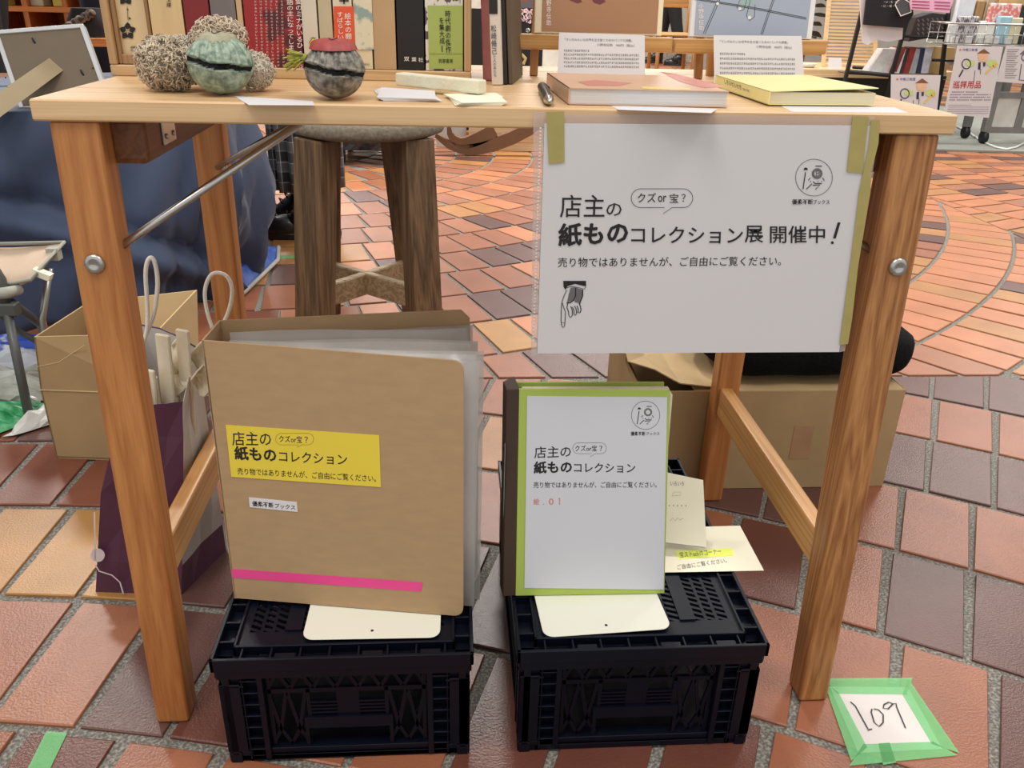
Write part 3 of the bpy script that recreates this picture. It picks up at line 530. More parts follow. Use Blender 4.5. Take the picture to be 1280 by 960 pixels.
book('book', -.2765, -.2165, ('mottled_red', (150, 36, 40), {'rgb2': (84, 26, 34), 'scale': 34, 'sharp': (.5, .56)}), 'wide mottled red book with white vertical lettering', deco=d_red)
def d_w(t, pl):
    b = Print(pl, .0002); b.poly([(391.5, 46.5), (397, 53), (391.5, 59.5), (386.5, 53)]); b.build('diamond', mat('diamond_yellow', (222, 196, 90), .5), t)
    b = Print(pl, .0004); b.line([(391.5, 46.5), (397, 53), (391.5, 59.5), (386.5, 53)], .0006, True).text('!', (391, 56), (392.5, 56), (391, 50)).line([(387.5, 48.5), (390, 47), (392, 48), (395, 47)], .0004); b.build('mark', INK, t)
book('book', -.2155, -.1985, ('white_spine', (206, 196, 178)), 'white spined book with a small yellow diamond mark', deco=d_w)
book('book', -.1975, -.1825, ('beige_spine', (186, 172, 140)), 'beige book between the white spine and the orange banded one')
def d_or(t, pl):
    band(t, pl, [(418.5, 96), (444.5, 96), (442.5, 8), (416.8, 8)], mat('orange_band', (214, 84, 46), .5, var=.04))
    p = Print(pl, .0010); p.text('絵\n本\nの\n棚\nは', (432, 57), (440, 57), (430.5, 16), .004).text('す\nば\nら\nし\nい\n!', (423, 56), (430, 56), (421.5, 15), .004); p.build('lettering', I_WH, t)
    p = Print(pl, .0004); p.line([(424, 1), (436, 1)], .0016).line([(430, -4), (430, 5)], .0016); p.build('cross_mark', INK, t)
book('book', -.1815, -.1605, ('ivory', (214, 202, 180)), 'ivory book with an orange paper band and white lettering', deco=d_or)
def d_bl(t, pl): band(t, pl, [(444.5, 62), (467.5, 62), (464, -12), (441.5, -12)], mat('pale_blue_drawing', (214, 204, 176), .6, rgb2=(138, 158, 152), scale=60, sharp=(.52, .60)), 'illustrated_jacket'); Print(pl, .0006).text('出版社', (452, 82), (462, 82), (452, 79)).build('lettering', INK, t)
book('book', -.1600, -.1405, ('cream_spine', (212, 196, 160)), 'cream book with a faded blue drawing on its spine', deco=d_bl)
def d_kr(t, pl): pass
book('book', -.1395, -.1145, ('kraft_spine', (182, 150, 110)), 'plain kraft brown book left of the black one')
def d_bk(t, pl): p = Print(pl, .0003); p.text('双', (505, 76.5), (511.5, 76.5), (505, 71), .01).text('葉', (514.5, 77), (520.5, 77), (514.5, 71.5), .01).text('社', (523, 77.5), (529, 77.5), (523, 72), .01); p.build('lettering', I_WH, t)
book('book', -.1135, -.0835, ('black_spine', (20, 17, 17)), 'thick black book with small white lettering low on its spine', deco=d_bk)
def d_gn(t, pl):
    band(t, pl, [(536.5, 86), (578.5, 86), (578.5, 7), (534.5, 7)], mat('olive_band', (162, 178, 92), .5, var=.03))
    p = Print(pl, .0010); p.text('時\n代\n劇\nの\n傑\n作', (557, 66), (564, 66), (556, 13), .01).text('を\n集\n大\n成', (549.5, 55), (556, 55), (548.5, 22), .01).line([(552.5, 57), (552.7, 65)], .0009).text('筑摩書房', (548, 79), (566, 79), (548, 73.5), .006).line([(536.5, 67.5), (578.5, 67.5)], .0003); p.build('lettering', INK, t)
book('book', -.0825, -.0405, ('patterned', (218, 212, 200), {'rgb2': (92, 74, 84), 'scale': 90, 'sharp': (.5, .54)}), 'thick patterned book with an olive green band right of the black one', deco=d_gn)
# leaning books right of the box
def leaning(nm, base0, base1, dx, h, d, col, label, texts=None, dy=0.):
    t = thing(nm, (base0[0]+.004, base0[1]+d/2, TZ), label, 'book', 'books leaning against the wooden box')
    a, b = V((*base0, TZ+.0004)), V((*base1, TZ+.0004)); up = V((dx, dy, h)); bk_ = V((.02, d, 0)); m = MB()
    m.hexa([a, b, b+bk_, a+bk_, a+up, b+up, b+bk_+up, a+bk_+up]); m.build('cover', col, t, bevel=.001); m = MB(); i = V((0, .002, .0006)); k = up*1.0; g = (b-a)*.15
    m.hexa([a+g+k+i, b-g+k+i, b-g+bk_*.97+k+i, a+g+bk_*.97+k+i, a+g+k+i*1.5, b-g+k+i*1.5, b-g+bk_*.97+k+i*1.5, a+g+bk_*.97+k+i*1.5]); m.build('page_block', M_PAGES, t)
    if texts: texts(t, Plane(a-V((0, .0005, 0)), (b-a).cross(up)))
    return t
leaning('book', (-.0175, .235), (-.006, .235), -.008, .19, .10, mat('faded_pink_cover', (176, 112, 108), .6, var=.12, scale=60), 'faded pink book leaning against the right side of the box')
def d_ws(t, pl):
    p = Print(pl, .0003); p.text('松\n崎\n脩\n己', (614.5, 68), (621.5, 68), (613.3, 31), .01).text('と\n人\nの\n本\nた\nち', (617, 96), (621, 96), (616, 69), .004); p.build('lettering', mat('blue_grey_ink', (62, 72, 98), .6), t)
    p = Print(pl, .0003); p.poly([(611.5, 17.5), (622, 17.5), (621.6, -8), (611, -8)]); p.build('dark_block', INK, t)
leaning('book', (-.0095, .186), (.0025, .187), -.010, .19, .12, mat('white_cover', (212, 200, 186), .5, var=.03), 'white spined book with dark blue vertical lettering leaning beside the box', d_ws)
leaning('booklet', (.0095, .198), (.0145, .199), -.0115, .19, .11, mat('brown_magazine', (92, 78, 60), .6, var=.2, scale=200, stretch=(6, .2, .2)), 'dark booklet with striped page edges leaning outermost in the row')
leaning('booklet', (.0035, .194), (.0080, .194), -.0105, .18, .11, mat('dark_magazine', (34, 30, 28), .6, var=.2), 'black booklet leaning between the white spine and the striped one')
# ---------------------------------------------------------------- ceramic bells and wool dog
def bell(name, c, r, colA, colB, label, cap, n=22):
    t = thing(name, (c[0], c[1], TZ), label, 'bell'); m = MB(); nt, nz_ = 132, 60; P = []
    rr = random.Random(int(c[0]*1000)); ph = [rr.uniform(0, 6) for _ in range(4)]
    for i in range(nz_+1):
        th = math.pi*i/nz_; row = []
        for j in range(nt+1):
            a = 2*math.pi*j/nt; q = r*(1+.02*math.sin(a*3+ph[0]))
            lat = math.pi/2-th; slit = math.radians(3)+.17*math.sin(-(a-math.radians(-90))*1.0)+.03*math.sin(5*a)
            front = abs(((a-math.radians(270)+math.pi) % (2*math.pi))-math.pi) < math.radians(84)
            dz = abs(lat-slit)
            amp = .105 if lat > slit else .022
            q *= 1+amp*abs(math.sin(a*n/2+.6*math.sin(3*a)))*math.sin(th)*(1 if abs(lat) < 1.2 else .3)-amp*.5
            if front and dz < .19: q *= 1+.045*math.exp(-((dz-.135)/.035)**2)
            if front and dz < .10: q *= .80
            row.append(V((c[0]+q*math.sin(th)*math.cos(a), c[1]+q*math.sin(th)*math.sin(a), TZ+.0005+r*.93+q*.93*math.cos(th))))
        P.append(row)
    m.grid(P)
    body = m.build('body', [cmat('glaze_%d' % colA[0], colA, rgb2=colB, scale=160, sharp=(.35, .62), rough=.45, bump=.5, bscale=300), M_BLACKD], t)
    for f in body.data.polygons:
        i, j = divmod(f.index, nt); th = math.pi*(i+.5)/nz_; a = 2*math.pi*(j+.5)/nt; lat = math.pi/2-th; slit = math.radians(3)+.17*math.sin(-(a-math.radians(-90)))+.03*math.sin(5*a)
        if abs(((a-math.radians(270)+math.pi) % (2*math.pi))-math.pi) < math.radians(84) and abs(lat-slit) < .092: f.material_index = 1
    m = MB(); zc = TZ+r*1.72; P = []
    for i in range(9):
        P.append([V((c[0]+r*cap[1]*(i/8)*(1+.05*math.sin(3*a)+.04*math.sin(7*a))*math.cos(a), c[1]+r*cap[1]*(i/8)*(1+.05*math.sin(3*a)+.04*math.sin(7*a))*math.sin(a), zc+r*cap[2]*math.sqrt(max(0, 1-(i/8)**2))-(r*.10 if i == 8 else 0))) for a in [2*math.pi*k/30 for k in range(31)]])
    m.grid(P); cp = m.build('cap', cap[0], t)
    m = MB(); q0 = V((c[0]+.002, c[1]-r*cap[1]*.55, zc+r*cap[2]*.86)); m.tube([q0+V((-.0035, 0, .0012)), q0+V((-.001, -.001, 0)), q0+V((.0015, -.001, .0006)), q0+V((.004, 0, .0014))], .0004, 5); m.build('smile_mark', INK, cp)
    return t
ct = wZ(272, 121, TZ); cgq = wZ(417, 126, TZ)
bell('ceramic_bell', (ct.x+.0015, ct.y+.014), .0285, (96, 116, 100), (162, 178, 158), 'round green glazed ceramic bell with a pale cap sitting in the wool', (mat('pale_green_cap', (164, 160, 134), .6, var=.12, scale=200), .62, .20))
g_ = bell('ceramic_bell', (cgq.x+.0005, cgq.y+.012), .0265, (72, 66, 60), (150, 144, 132), 'round grey ceramic bell with a red cap and a yellow green tassel', (mat('red_cap', (158, 62, 58), .5, var=.22, scale=160), .80, .27))
m = MB(); q = wY(385, 72, cgq.y+.010); tip = wY(360, 66, cgq.y+.010); rr = random.Random(2)
for k in range(26):
    e = wY(rr.uniform(353, 367), rr.uniform(57, 90), cgq.y+.010+rr.uniform(-.006, .006)); mid_ = q.lerp(e, .45)+V((0, 0, .001)); m.tube([q+V((.002, 0, 0)), mid_, e], .0007, 5)
for k in range(3): c = q+V((-.003+.0055*k, 0, .0004*k)); m.ell(c, (.0035, .003, .0035), 8, 6)
m.build('tassel', mat('tassel_yarn', (196, 190, 82), .8, rgb2=(116, 124, 48), scale=200), g_)
M_WOOL = mat('wool', (152, 134, 112), .95, rgb2=(222, 206, 180), scale=60, sheen=.4); M_WOOLH = mat('head_wool', (176, 156, 132), .95, rgb2=(226, 208, 184), scale=60, sheen=.4); M_WOOLP = mat('pale_wool', (206, 196, 178), .95, var=.08, scale=100, sheen=.4)
wd_ = thing('wool_pompon_dog', (-.30, .07, TZ), 'curly beige wool dog shape lying around the green bell', 'ornament')
def woolly(nm, c, r, n, ln, mt, thick=.0011, lower=False, par=None):
    m = MB(); m.ell(c, tuple(q*.86 for q in r), 16, 10); rr = random.Random(n)
    for k in range(n):
        z = rr.uniform(-.95, 1) if not lower else rr.uniform(-1, 1); a = rr.uniform(0, 2*math.pi); s = math.sqrt(1-z*z); d = V((s*math.cos(a), s*math.sin(a), z)); p0 = V(c)+V((d.x*r[0], d.y*r[1], d.z*r[2]))*(.84+.09*math.sin(d.x*5+n)*math.cos(d.z*6+d.y*4))
        t1 = d.orthogonal().normalized(); t1.rotate(Matrix.Rotation(rr.uniform(0, 6.28), 3, d)); L_ = ln*rr.uniform(.6, 1.3)
        pts = [p0, p0+d*L_*.45+t1*L_*.15, p0+d*L_*.8+t1*L_*.5, p0+d*L_*.7+t1*L_*.95]
        for q in pts: q.z = max(q.z, TZ+.0014)
        m.tube(pts, [thick, thick, thick*.9, thick*.5], 4)
    return m.build(nm, mt, par or wd_)
Y0 = ct.y
woolly('body_wool', (wY(208, 93, Y0+.03).x, Y0+.040, TZ+.0245), (.029, .026, .0235), 1500, .0062, M_WOOL, .0008)
woolly('haunch_wool', (wY(232, 84, Y0+.05).x, Y0+.05, TZ+.026), (.020, .020, .023), 700, .004, M_WOOLP, .0006)
woolly('head_wool', (wY(271, 48, Y0+.045).x, Y0+.052, wY(271, 48, Y0+.045).z-.002), (.0235, .018, .017), 1100, .0072, M_WOOLH, .0008)
woolly('tail_wool', (wY(316, 84, Y0+.04).x, Y0+.048, TZ+.019), (.018, .016, .018), 600, .004, M_WOOLP, .0006)
# ---------------------------------------------------------------- small flat things on the table
TP = Plane((0, 0, TZ), (0, 0, 1))
def sheet(name, pts, label, mt=M_PAPER, e=.0004, curl=None, ink=None, group=None, cat='paper'):
    P = [TP.hit(*q, e) for q in pts]; m = MB()
    if curl: P = [p+V((0, 0, c)) for p, c in zip(P, curl)]
    m.add([*P, *[p-V((0, 0, .0003)) for p in P]], [[0, 1, 2, 3], [7, 6, 5, 4], [0, 4, 5, 1], [1, 5, 6, 2], [2, 6, 7, 3], [3, 7, 4, 0]]); o = m.build(name, mt, org=sum(P, V())/4); tag(o, label, cat, group)
    return o
def scribble(o, pl, rows, m_=INKG, wd=.0004):
    p = Print(pl, .0002)
    for a, b in rows: p.line([a, b], wd)
    x = p.build('lettering', m_, o); return x
sheet('paper_slip', [(293, 120), (311, 131), (393, 131.5), (391, 126)], 'narrow white paper slip between the two ceramic bells', curl=(0, 0, 0, 0))
for k, (pts, lb) in enumerate((([(472, 113), (475, 126), (549, 127.5), (541, 117)], 'white card stack under the left end of the plaster bar'), ([(557, 121), (573, 132.5), (631, 132), (624, 120)], 'cream card stack under the right end of the plaster bar'))):
    P = [TP.hit(*q, .0003) for q in pts]; c = sum(P, V())/4; t = thing('card_stack', c, lb, 'cards', 'card stacks on the table')
    for j in range(4):
        m = MB(); R_ = Matrix.Rotation(.05*(j-1.5)*(1 if k else -1), 3, 'Z'); Q = [R_ @ (q-c)+c+V((0, 0, .0008*j)) for q in P]; m.prism(Q, V((0, 0, .0006))); m.build('card', M_PAPER if k == 0 else M_CREAMP, t)
m = MB(); a = TP.hit(494, 107, .0042); b = TP.hit(597.5, 118, .0042); d_ = (b-a).normalized(); n_ = V((-d_.y, d_.x, 0)); L_ = (b-a).length; m.hexa([a, b, b+n_*.014, a+n_*.014, *[q+V((0, 0, .0125)) for q in (a, b, b+n_*.014, a+n_*.014)]])
tag(m.build('plaster_bar', mat('plaster', (222, 216, 190), .9, var=.05, scale=120, bump=.3, bscale=400), org=(a+b)/2, bevel=.0015, seg=2), 'rough white plaster bar lying across the two card stacks', 'paperweight')
pen = thing('pen', (.036, .06, TZ), 'black ballpoint pen with a silver tip beside the flat brown book', 'pen'); a = V((wZ(687, 135, TZ).x, .001, TZ+.0052)); b = V((.0405, .135, TZ+.0052)); d_ = (b-a)
m = MB(); m.tube([a+d_*.12, a+d_*.14, a+d_*.95, a+d_], [.0046, .005, .005, .004], 14); m.build('barrel', mat('pen_black', (34, 32, 32), .35), pen)
m = MB(); m.tube([a, a+d_*.03, a+d_*.09, a+d_*.125], [.0012, .0028, .0044, .0047], 14); m.build('tip', M_STEEL, pen); m = MB(); m.box((.044, .09, TZ+.007), (.0455, .13, TZ+.0085)); m.build('clip', M_STEEL, pen)
# flat books
def flatbook(P, th, cov, pages, label, name, spine_first=True, lift=0., deco=None):
    c = sum(P, V())/4; t = thing(name, c, label, 'book', 'flat books in front of the easels'); up = V((0, 0, 1)); m = MB()
    m.prism(P, up*.0008); Q = [q+up*(th-.0008) for q in P]
    Q2 = [Q[0], Q[1], Q[2]+up*lift, Q[3]+up*lift*.3]
    m.prism(Q2, up*.0008); A_, B_ = P[0], P[1]; inn = (P[3]-P[0]).normalized()*.001
    m.hexa([A_, B_, B_+inn, A_+inn, A_+up*th, B_+up*th, B_+inn+up*th, A_+inn+up*th]); m.build('cover', cov, t)
    k = lambda q: q+(c-q).normalized()*.003
    m = MB(); R_ = [P[0]+inn, P[1]+inn+(P[0]-P[1]).normalized()*.0012, P[2]+(P[3]-P[2]).normalized()*.0012+(P[1]-P[2]).normalized()*.0012, P[3]]
    m.prism([q+up*.0009 for q in R_], up*(th-.0019)); m.build('page_block', pages, t)
    if deco: deco(t, Plane(Q[0]+up*.0008, (Q2[1]-Q2[0]).cross(Q2[2]-Q2[1]) if 0 else (0, 0, 1)))
    return t
M_PGW = mat('white_page_edges', (206, 204, 202), .85, var=.12, scale=240, stretch=(.05, .05, 3))
a = wZ(710, 130.5, TZ+.0006); b = wZ(909, 134.5, TZ+.0006); r_ = wZ(680, 105, TZ); dd = V((-.004, .155, 0)); th = .0145
def d1(t, pl):
    p = Print(pl, .0002); p.poly([(722, 102), (745, 100), (790, 103.5), (775, 107), (735, 107)]); p.poly([(825, 90), (845, 92), (905, 108), (880, 110), (850, 102)]); p.build('pink_shape', mat('cover_pink', (196, 130, 116), .5, var=.06), t)
    p = Print(pl, .0002); p.poly([(802, 108), (864, 110.2), (862, 112.6), (803, 110.8)]); p.build('yellow_strip', mat('cover_yellow', (222, 192, 120), .5), t)
flatbook([a+dd, a, b, b+dd], th, mat('tan_cover', (206, 168, 138), .4, var=.04), M_PGW, 'thick book with a tan and pink cover lying flat in front of the left easel', 'flat_book', deco=d1)
sheet('paper_slip', [(762, 131), (773, 137), (889, 142.5), (897, 136)], 'white curled paper slip under the tan flat book', curl=(0, .0, .001, 0), e=.0001)
a = wZ(893, 108, TZ+.0014); b = wZ(960, 131, TZ+.0014); c_ = wZ(1094, 132, TZ+.0014); 
def d2(t, pl):
    pass
fb2 = flatbook([a, b, c_, a+(c_-b)], .0125, mat('pale_yellow_cover', (240, 230, 160), .4, var=.03), mat('cream_page_edges', (214, 204, 170), .85, var=.06, scale=240, stretch=(.05, .05, 3)), 'pale yellow book with a lifted cover lying flat in front of the right easel', 'flat_book', lift=.004)
sp_ = Plane(a-V((.0006, .0006, 0)), (b-a).cross(V((0, 0, 1)))); p = Print(sp_, .0008); p.text('しきぶぜんせき', (906, 104.5), (927, 112.5), (905, 98.5), .01).text('BOOK', (929, 113), (937, 115.5), (928.5, 110), .01); p.build('lettering', INK, fb2)
p = Print(Plane(a+V((0, 0, .0130)), (0, 0, 1)), .0004); p.poly([(976, 100), (990, 99.5), (1002, 102.5), (1012, 106), (1004, 108), (992, 105.5), (980, 102)]); p.build('grey_drawing', INKG, fb2)
sheet('paper_slip', [(976, 132), (990, 139.5), (1135, 141), (1118, 134)], 'white paper slip under the pale yellow flat book', e=.0002)
# easels, pictures, text cards
M_EAS = wood('easel_wood', (176, 128, 72), (222, 178, 118), 0); M_EASV = wood('easel_leg_wood', (150, 104, 56), (204, 156, 98), 2)
def easel(xa, xb, foots, ya, label):
    t = thing('table_easel', ((xa.x+xb.x)/2, ya+.03, TZ), label, 'easel', 'wooden table easels'); m = MB()
    m.hexa([V(q) for q in ((xa.x, ya, xa.z-.010), (xb.x, ya, xb.z-.010), (xb.x, ya+.016, xb.z-.012), (xa.x, ya+.016, xa.z-.012), (xa.x, ya-.002, xa.z+.006), (xb.x, ya-.002, xb.z+.006), (xb.x, ya+.016, xb.z+.006), (xa.x, ya+.016, xa.z+.006))]); m.build('ledge', M_EAS, t, bevel=.001)
    for f, tp in foots: m = MB(); m.bar(f, tp, .0095, .0085, up=(0, 1, 0)); m.build('leg', M_EASV, t, bevel=.0008)
    return t
ye = .292; zl = wY(740, 50, ye).z
A_, B_ = wY(647, 49, ye), wY(840, 54, ye); f1 = V((wZ(668, 96, TZ).x, .312, TZ)); 
easel(A_, B_, [(f1, V((A_.x+.030, .345, .96))), (V((B_.x-.022, .36, TZ)), V((B_.x-.040, .345, .96))), (V(((A_.x+B_.x)/2, .42, TZ)), V(((A_.x+B_.x)/2, .362, .95)))], ye, 'small wooden table easel holding the brown picture')
A_, B_ = wY(844, 55, ye), wY(1034, 57, ye); fr = wZ(867, 97, TZ)
easel(A_, B_, [(V((fr.x, .312, TZ)), V((A_.x+.030, .345, .96))), (V((wY(888, 88, .36).x, .36, TZ)), V((A_.x+.052, .358, .96))), (V((B_.x-.035, .36, TZ)), V((B_.x-.045, .345, .96)))], ye, 'small wooden table easel holding the blue picture')
def picture(px, col, border, label, deco):
    y = ye+.004; pl = Plane((0, y, zl+.006), (0, -1, .12)); up = V((0, .12, 1)).normalized()
    a, b = pl.hit(px[0], 40), pl.hit(px[1], 44); z0 = wY(740, 41, y).z; z0 = max(a.z, b.z)
    t = thing('picture_board', ((a.x+b.x)/2, y+.01, zl+.006), label, 'picture', 'pictures on the table easels'); m = MB()
    a = V((a.x, y, zl+.0062)); b = V((b.x, y, zl+.0062)); m.prism([a, b, b+up*.19, a+up*.19], V((0, .007, -.0008))); m.build('board', border, t, bevel=.0006)
    m = MB(); a2 = V((pl.hit(px[2], 38).x, y-.0004, a.z+.0022)); b2 = V((pl.hit(px[3], 38).x, y-.0004, a.z+.0022)); m.prism([a2, b2, b2+up*.185, a2+up*.185], V((0, .0003, 0))); pr = m.build('print', col, t); deco(pr, Plane(a2, (0, -1, .12)))
def dp1(o, pl):
    p = Print(pl, .0003); p.text('小\n野\n寺\n伝\n助', (683, 32), (689, 32), (683, -8), .01); p.build('lettering', I_WH, o)
    p = Print(pl, .0003); p.poly([(710, -6), (722, -4), (728, 2), (722, 4), (712, 0)]); p.poly([(738, -6), (752, -6), (757, 2), (750, 5.5), (742, 3)]); p.build('maroon_shape', mat('maroon_print', (112, 52, 58), .5), o)
picture((668, 827, 677, 821), mat('brown_print', (166, 122, 88), .6, var=.02), mat('cream_board', (232, 218, 186), .6), 'brown picture with a cream border on the left easel', dp1)
def dp2(o, pl):
    p = Print(pl, .0003); p.text('小\n野\n寺\n伝\n助', (873.5, 38), (880, 38), (873, 4), .01); p.build('lettering', I_WH, o)
    p = Print(pl, .0003)
    for q in ([(868, -1), (896, 3.5), (925, 8), (958, 14), (1008, 24)], [(868, -2.6), (896, 2), (925, 6.4), (958, 12.2), (1008, 22.2)], [(879, 42), (895, 5), (900, -8)], [(881.5, 42), (897.5, 5), (902.5, -8)], [(951, 43), (960, 16), (968, -6)], [(953, 43), (962, 16), (970, -6)]): p.line(q, .0006)
    p.line([(926, -2), (921, 9), (925, 13.5), (930, 12), (934, -2)], .0005).line([(938, 0), (933, 20), (937, 25.5), (943, 21), (944, 6)], .0005); p.build('line_drawing', INK, o)
    p = Print(pl, .0001); p.poly([(922, 9), (926, -4), (944, -4), (943, 8), (938, 4), (930, 10)]); p.build('pale_shape', mat('pale_teal', (150, 176, 176), .6), o)
    p = Print(pl, .0004); p.disc((924.8, 11), 2, 10).disc((937, 22), 2.4, 10).disc((897, 4.5), 2, 10); p.build('white_spot', I_WH, o)
picture((862, 1015, 868, 1009), mat('blue_print', (160, 170, 188), .6, var=.02), mat('white_board', (226, 224, 224), .6), 'blue grey picture with a cracked line drawing on the right easel', dp2)
for k, (pts, lb, rows) in enumerate((([(697, 90), (806, 92), (806, 44), (699, 40.5)], 'white text card leaning on the left easel', [(706, 49.5, 790), (746, 56, 793)]), ([(893, 112), (1006, 112), (1002, 45), (892, 44)], 'white text card leaning on the right easel', [(900, 52, 985), (945, 58.5, 990)]))):
    pl = Plane((0, .262, .72), (0, -1, .28)); P = [pl.hit(*q) for q in pts]; bz = TZ+.0004
    if P[0].z < bz: pass
    up = (P[3]-P[0]); 
    for i, j in ((0, 3), (1, 2)): P[i] = P[j]+(P[i]-P[j])*((P[j].z-bz)/(P[j].z-P[i].z))
    t = thing('text_card', (P[0]+P[1])/2, lb, 'card', 'text cards against the easels'); m = MB(); m.prism(P, -pl.N*.0004); cd = m.build('card', M_PAPER, t)
    p = Print(pl, .0004)
    ts = ['「マンガみたいな世界を生き抜くためのパンクの流儀」', '小野寺伝助　900円（税込）'] if k == 0 else ['「マンガみたいな世界を生き抜くためのパンクの読書」', '小野寺伝助　900円（税込）']
    for (x0_, y_, x1_), s_ in zip(rows, ts): p.text(s_, (x0_, y_+1.5), (x1_, y_+2.8), (x0_, y_-2), .004)
    n = 5 if k == 0 else 6; r_ = random.Random(k+11)
    for i in range(n):
        y_ = (63 if k == 0 else 67)+i*(4.9 if k == 0 else 6.0); x0_ = 705 if k == 0 else 900; q_ = x0_
        while q_ < x0_+(30 if i == 0 else 94):
            f_ = (q_-x0_)*.012
            for dy in (-1.0, 0, 1.0): (p.line([(q_, y_+dy+f_), (q_+1.5, y_+dy+f_)], .0004) if r_.random() < .8 else None)
            p.line([(q_+.7, y_-1.2+f_), (q_+.7, y_+1.2+f_)], .0004); q_ += 2.3
    p.build('lettering', mat('soft_grey_ink', (120, 118, 120), .7), cd)
# ---------------------------------------------------------------- tape and number card on the floor
GT = mat('green_floor_tape', (128, 214, 138), .5, alpha=.42, var=.04, scale=60); GT2 = mat('green_floor_tape_thin', (150, 200, 150), .4, alpha=.45, var=.04)
FPn = Plane((0, 0, .0005), (0, 0, 1)); nc = thing('number_card', wZ(1110, 900), 'white card with 109 handwritten on it stuck down with green tape', 'card')
quad_px(FPn, [(1037, 858), (1135, 859), (1178, 936), (1073, 941)], mat('number_paper', (214, 206, 202), .7, var=.02), 'paper', nc, .0003, e=.0005)
for q in ([(1030, 848), (1141, 847), (1133, 868), (1046, 867)], [(1136, 849), (1199, 941), (1165, 930), (1128, 868)], [(1079, 930), (1167, 927), (1197, 944), (1062, 957)], [(1030, 853), (1048, 865), (1084, 934), (1064, 951)], [(1098, 929), (1112, 928), (1120, 953), (1104, 956)]): quad_px(FPn, q, GT, 'tape', nc, .0002, e=.0009)
p = Print(FPn, .0014); p.line([(1063, 877), (1069, 882), (1085, 911)], .0016).line([(1084.5, 912.5), (1090, 911)], .0016)
p.line([(1090, 886), (1089, 890), (1093, 903), (1099, 908), (1104, 903), (1104, 893), (1098, 887), (1092, 886)], .0016).line([(1117, 880), (1111, 877.5), (1105, 880.5), (1104, 885), (1110, 886), (1116, 880), (1120, 879), (1121, 884), (1132, 910)], .0016); p.build('handwriting', INK, nc)
for q, lb in (([(58, 914), (84, 916), (62, 962), (34, 962)], 'strip of pale green tape on the floor at the lower left'), ([(325, 319), (372, 319), (372, 323), (325, 323)], 'thin strip of pale green tape on the tiles below the black boots'), ([(371, 318), (384, 318), (384, 334), (371, 334)], 'short green tape patch on the tiles beside the stool leg')):
    m = MB(); P = [FPn.hit(*a, .0003) for a in q]; m.prism(P, V((0, 0, .0002))); tag(m.build('floor_tape', GT, org=sum(P, V())/4), lb, 'tape')
# ---------------------------------------------------------------- cardboard box at the left
M_CARD = mat('cardboard', (170, 143, 102), .85, var=.06, scale=18, bump=.05, bscale=300); M_CARDI = mat('cardboard_inside', (190, 162, 118), .85, var=.05, scale=18); M_CTAPE = mat('carton_tape', (146, 114, 70), .4, var=.05); M_CEDGE = mat('cardboard_edge', (206, 182, 138), .85)
def panel(m, P, th, inward): m.prism(P, V(inward).normalized()*th)
cb = thing('cardboard_box', (-.65, .68, 0), 'open cardboard box with raised flaps on the floor at the left', 'box')
F0, F1 = V((-.771, .585, 0)), V((-.571, .566, 0)); sd = V((.030, .17, 0)); Hb = .138; out = [F0, F1, F1+sd, F0+sd]; ux_ = (F1-F0).normalized(); uy_ = sd.normalized(); Z_ = V((0, 0, 1))
for nm, a, b, inn in (('front_panel', 0, 1, uy_), ('right_panel', 1, 2, -ux_), ('rear_panel', 2, 3, -uy_), ('left_panel', 3, 0, ux_)):
    a_, b_ = out[a], out[b]; m = MB(); m.prism([a_, b_, b_+Z_*Hb, a_+Z_*Hb], inn*.003); m.build(nm, M_CARD, cb)
tops = [V((-.760, .582, .238)), V((-.566, .60, .236)), V((-.547, .80, .248)), V((-.735, .752, .240))]
for nm, a, b, mt in (('front_flap', 0, 1, M_CARD), ('right_flap', 1, 2, M_CARDI), ('rear_flap', 2, 3, M_CARDI), ('left_flap', 3, 0, M_CARD)):
    m = MB(); q = [out[a]+Z_*(Hb+.0008), out[b]+Z_*(Hb+.0008), tops[b], tops[a]]; i_ = [uy_, -ux_, -uy_, ux_][a]; m.prism(q, i_*.003); m.build(nm, mt, cb)
m = MB(); m.prism([q+Z_*.002 for q in out], Z_*.003); m.build('bottom', M_CARD, cb)
for z0, z1 in ((.0, .038), (.085, .137)): m = MB(); o_ = F0.lerp(F1, .62)-uy_*.0006; m.prism([o_+Z_*z0, o_+ux_*.035+Z_*z0, o_+ux_*.035+Z_*z1, o_+Z_*z1], -uy_*.0003); m.build('carton_tape', M_CTAPE, cb)
m = MB(); o_ = F0+Z_*Hb-uy_*.001; m.tube([o_, o_+ux_*.2], .0012, 5); m.build('fold_line', M_CEDGE, cb)
m = MB(); o_ = F0+ux_*.004-uy_*.001; m.tube([o_+Z_*.182, o_+ux_*.04+Z_*.192, o_+ux_*.09+Z_*.225], .0008, 5); m.build('crease', M_CEDGE, cb)
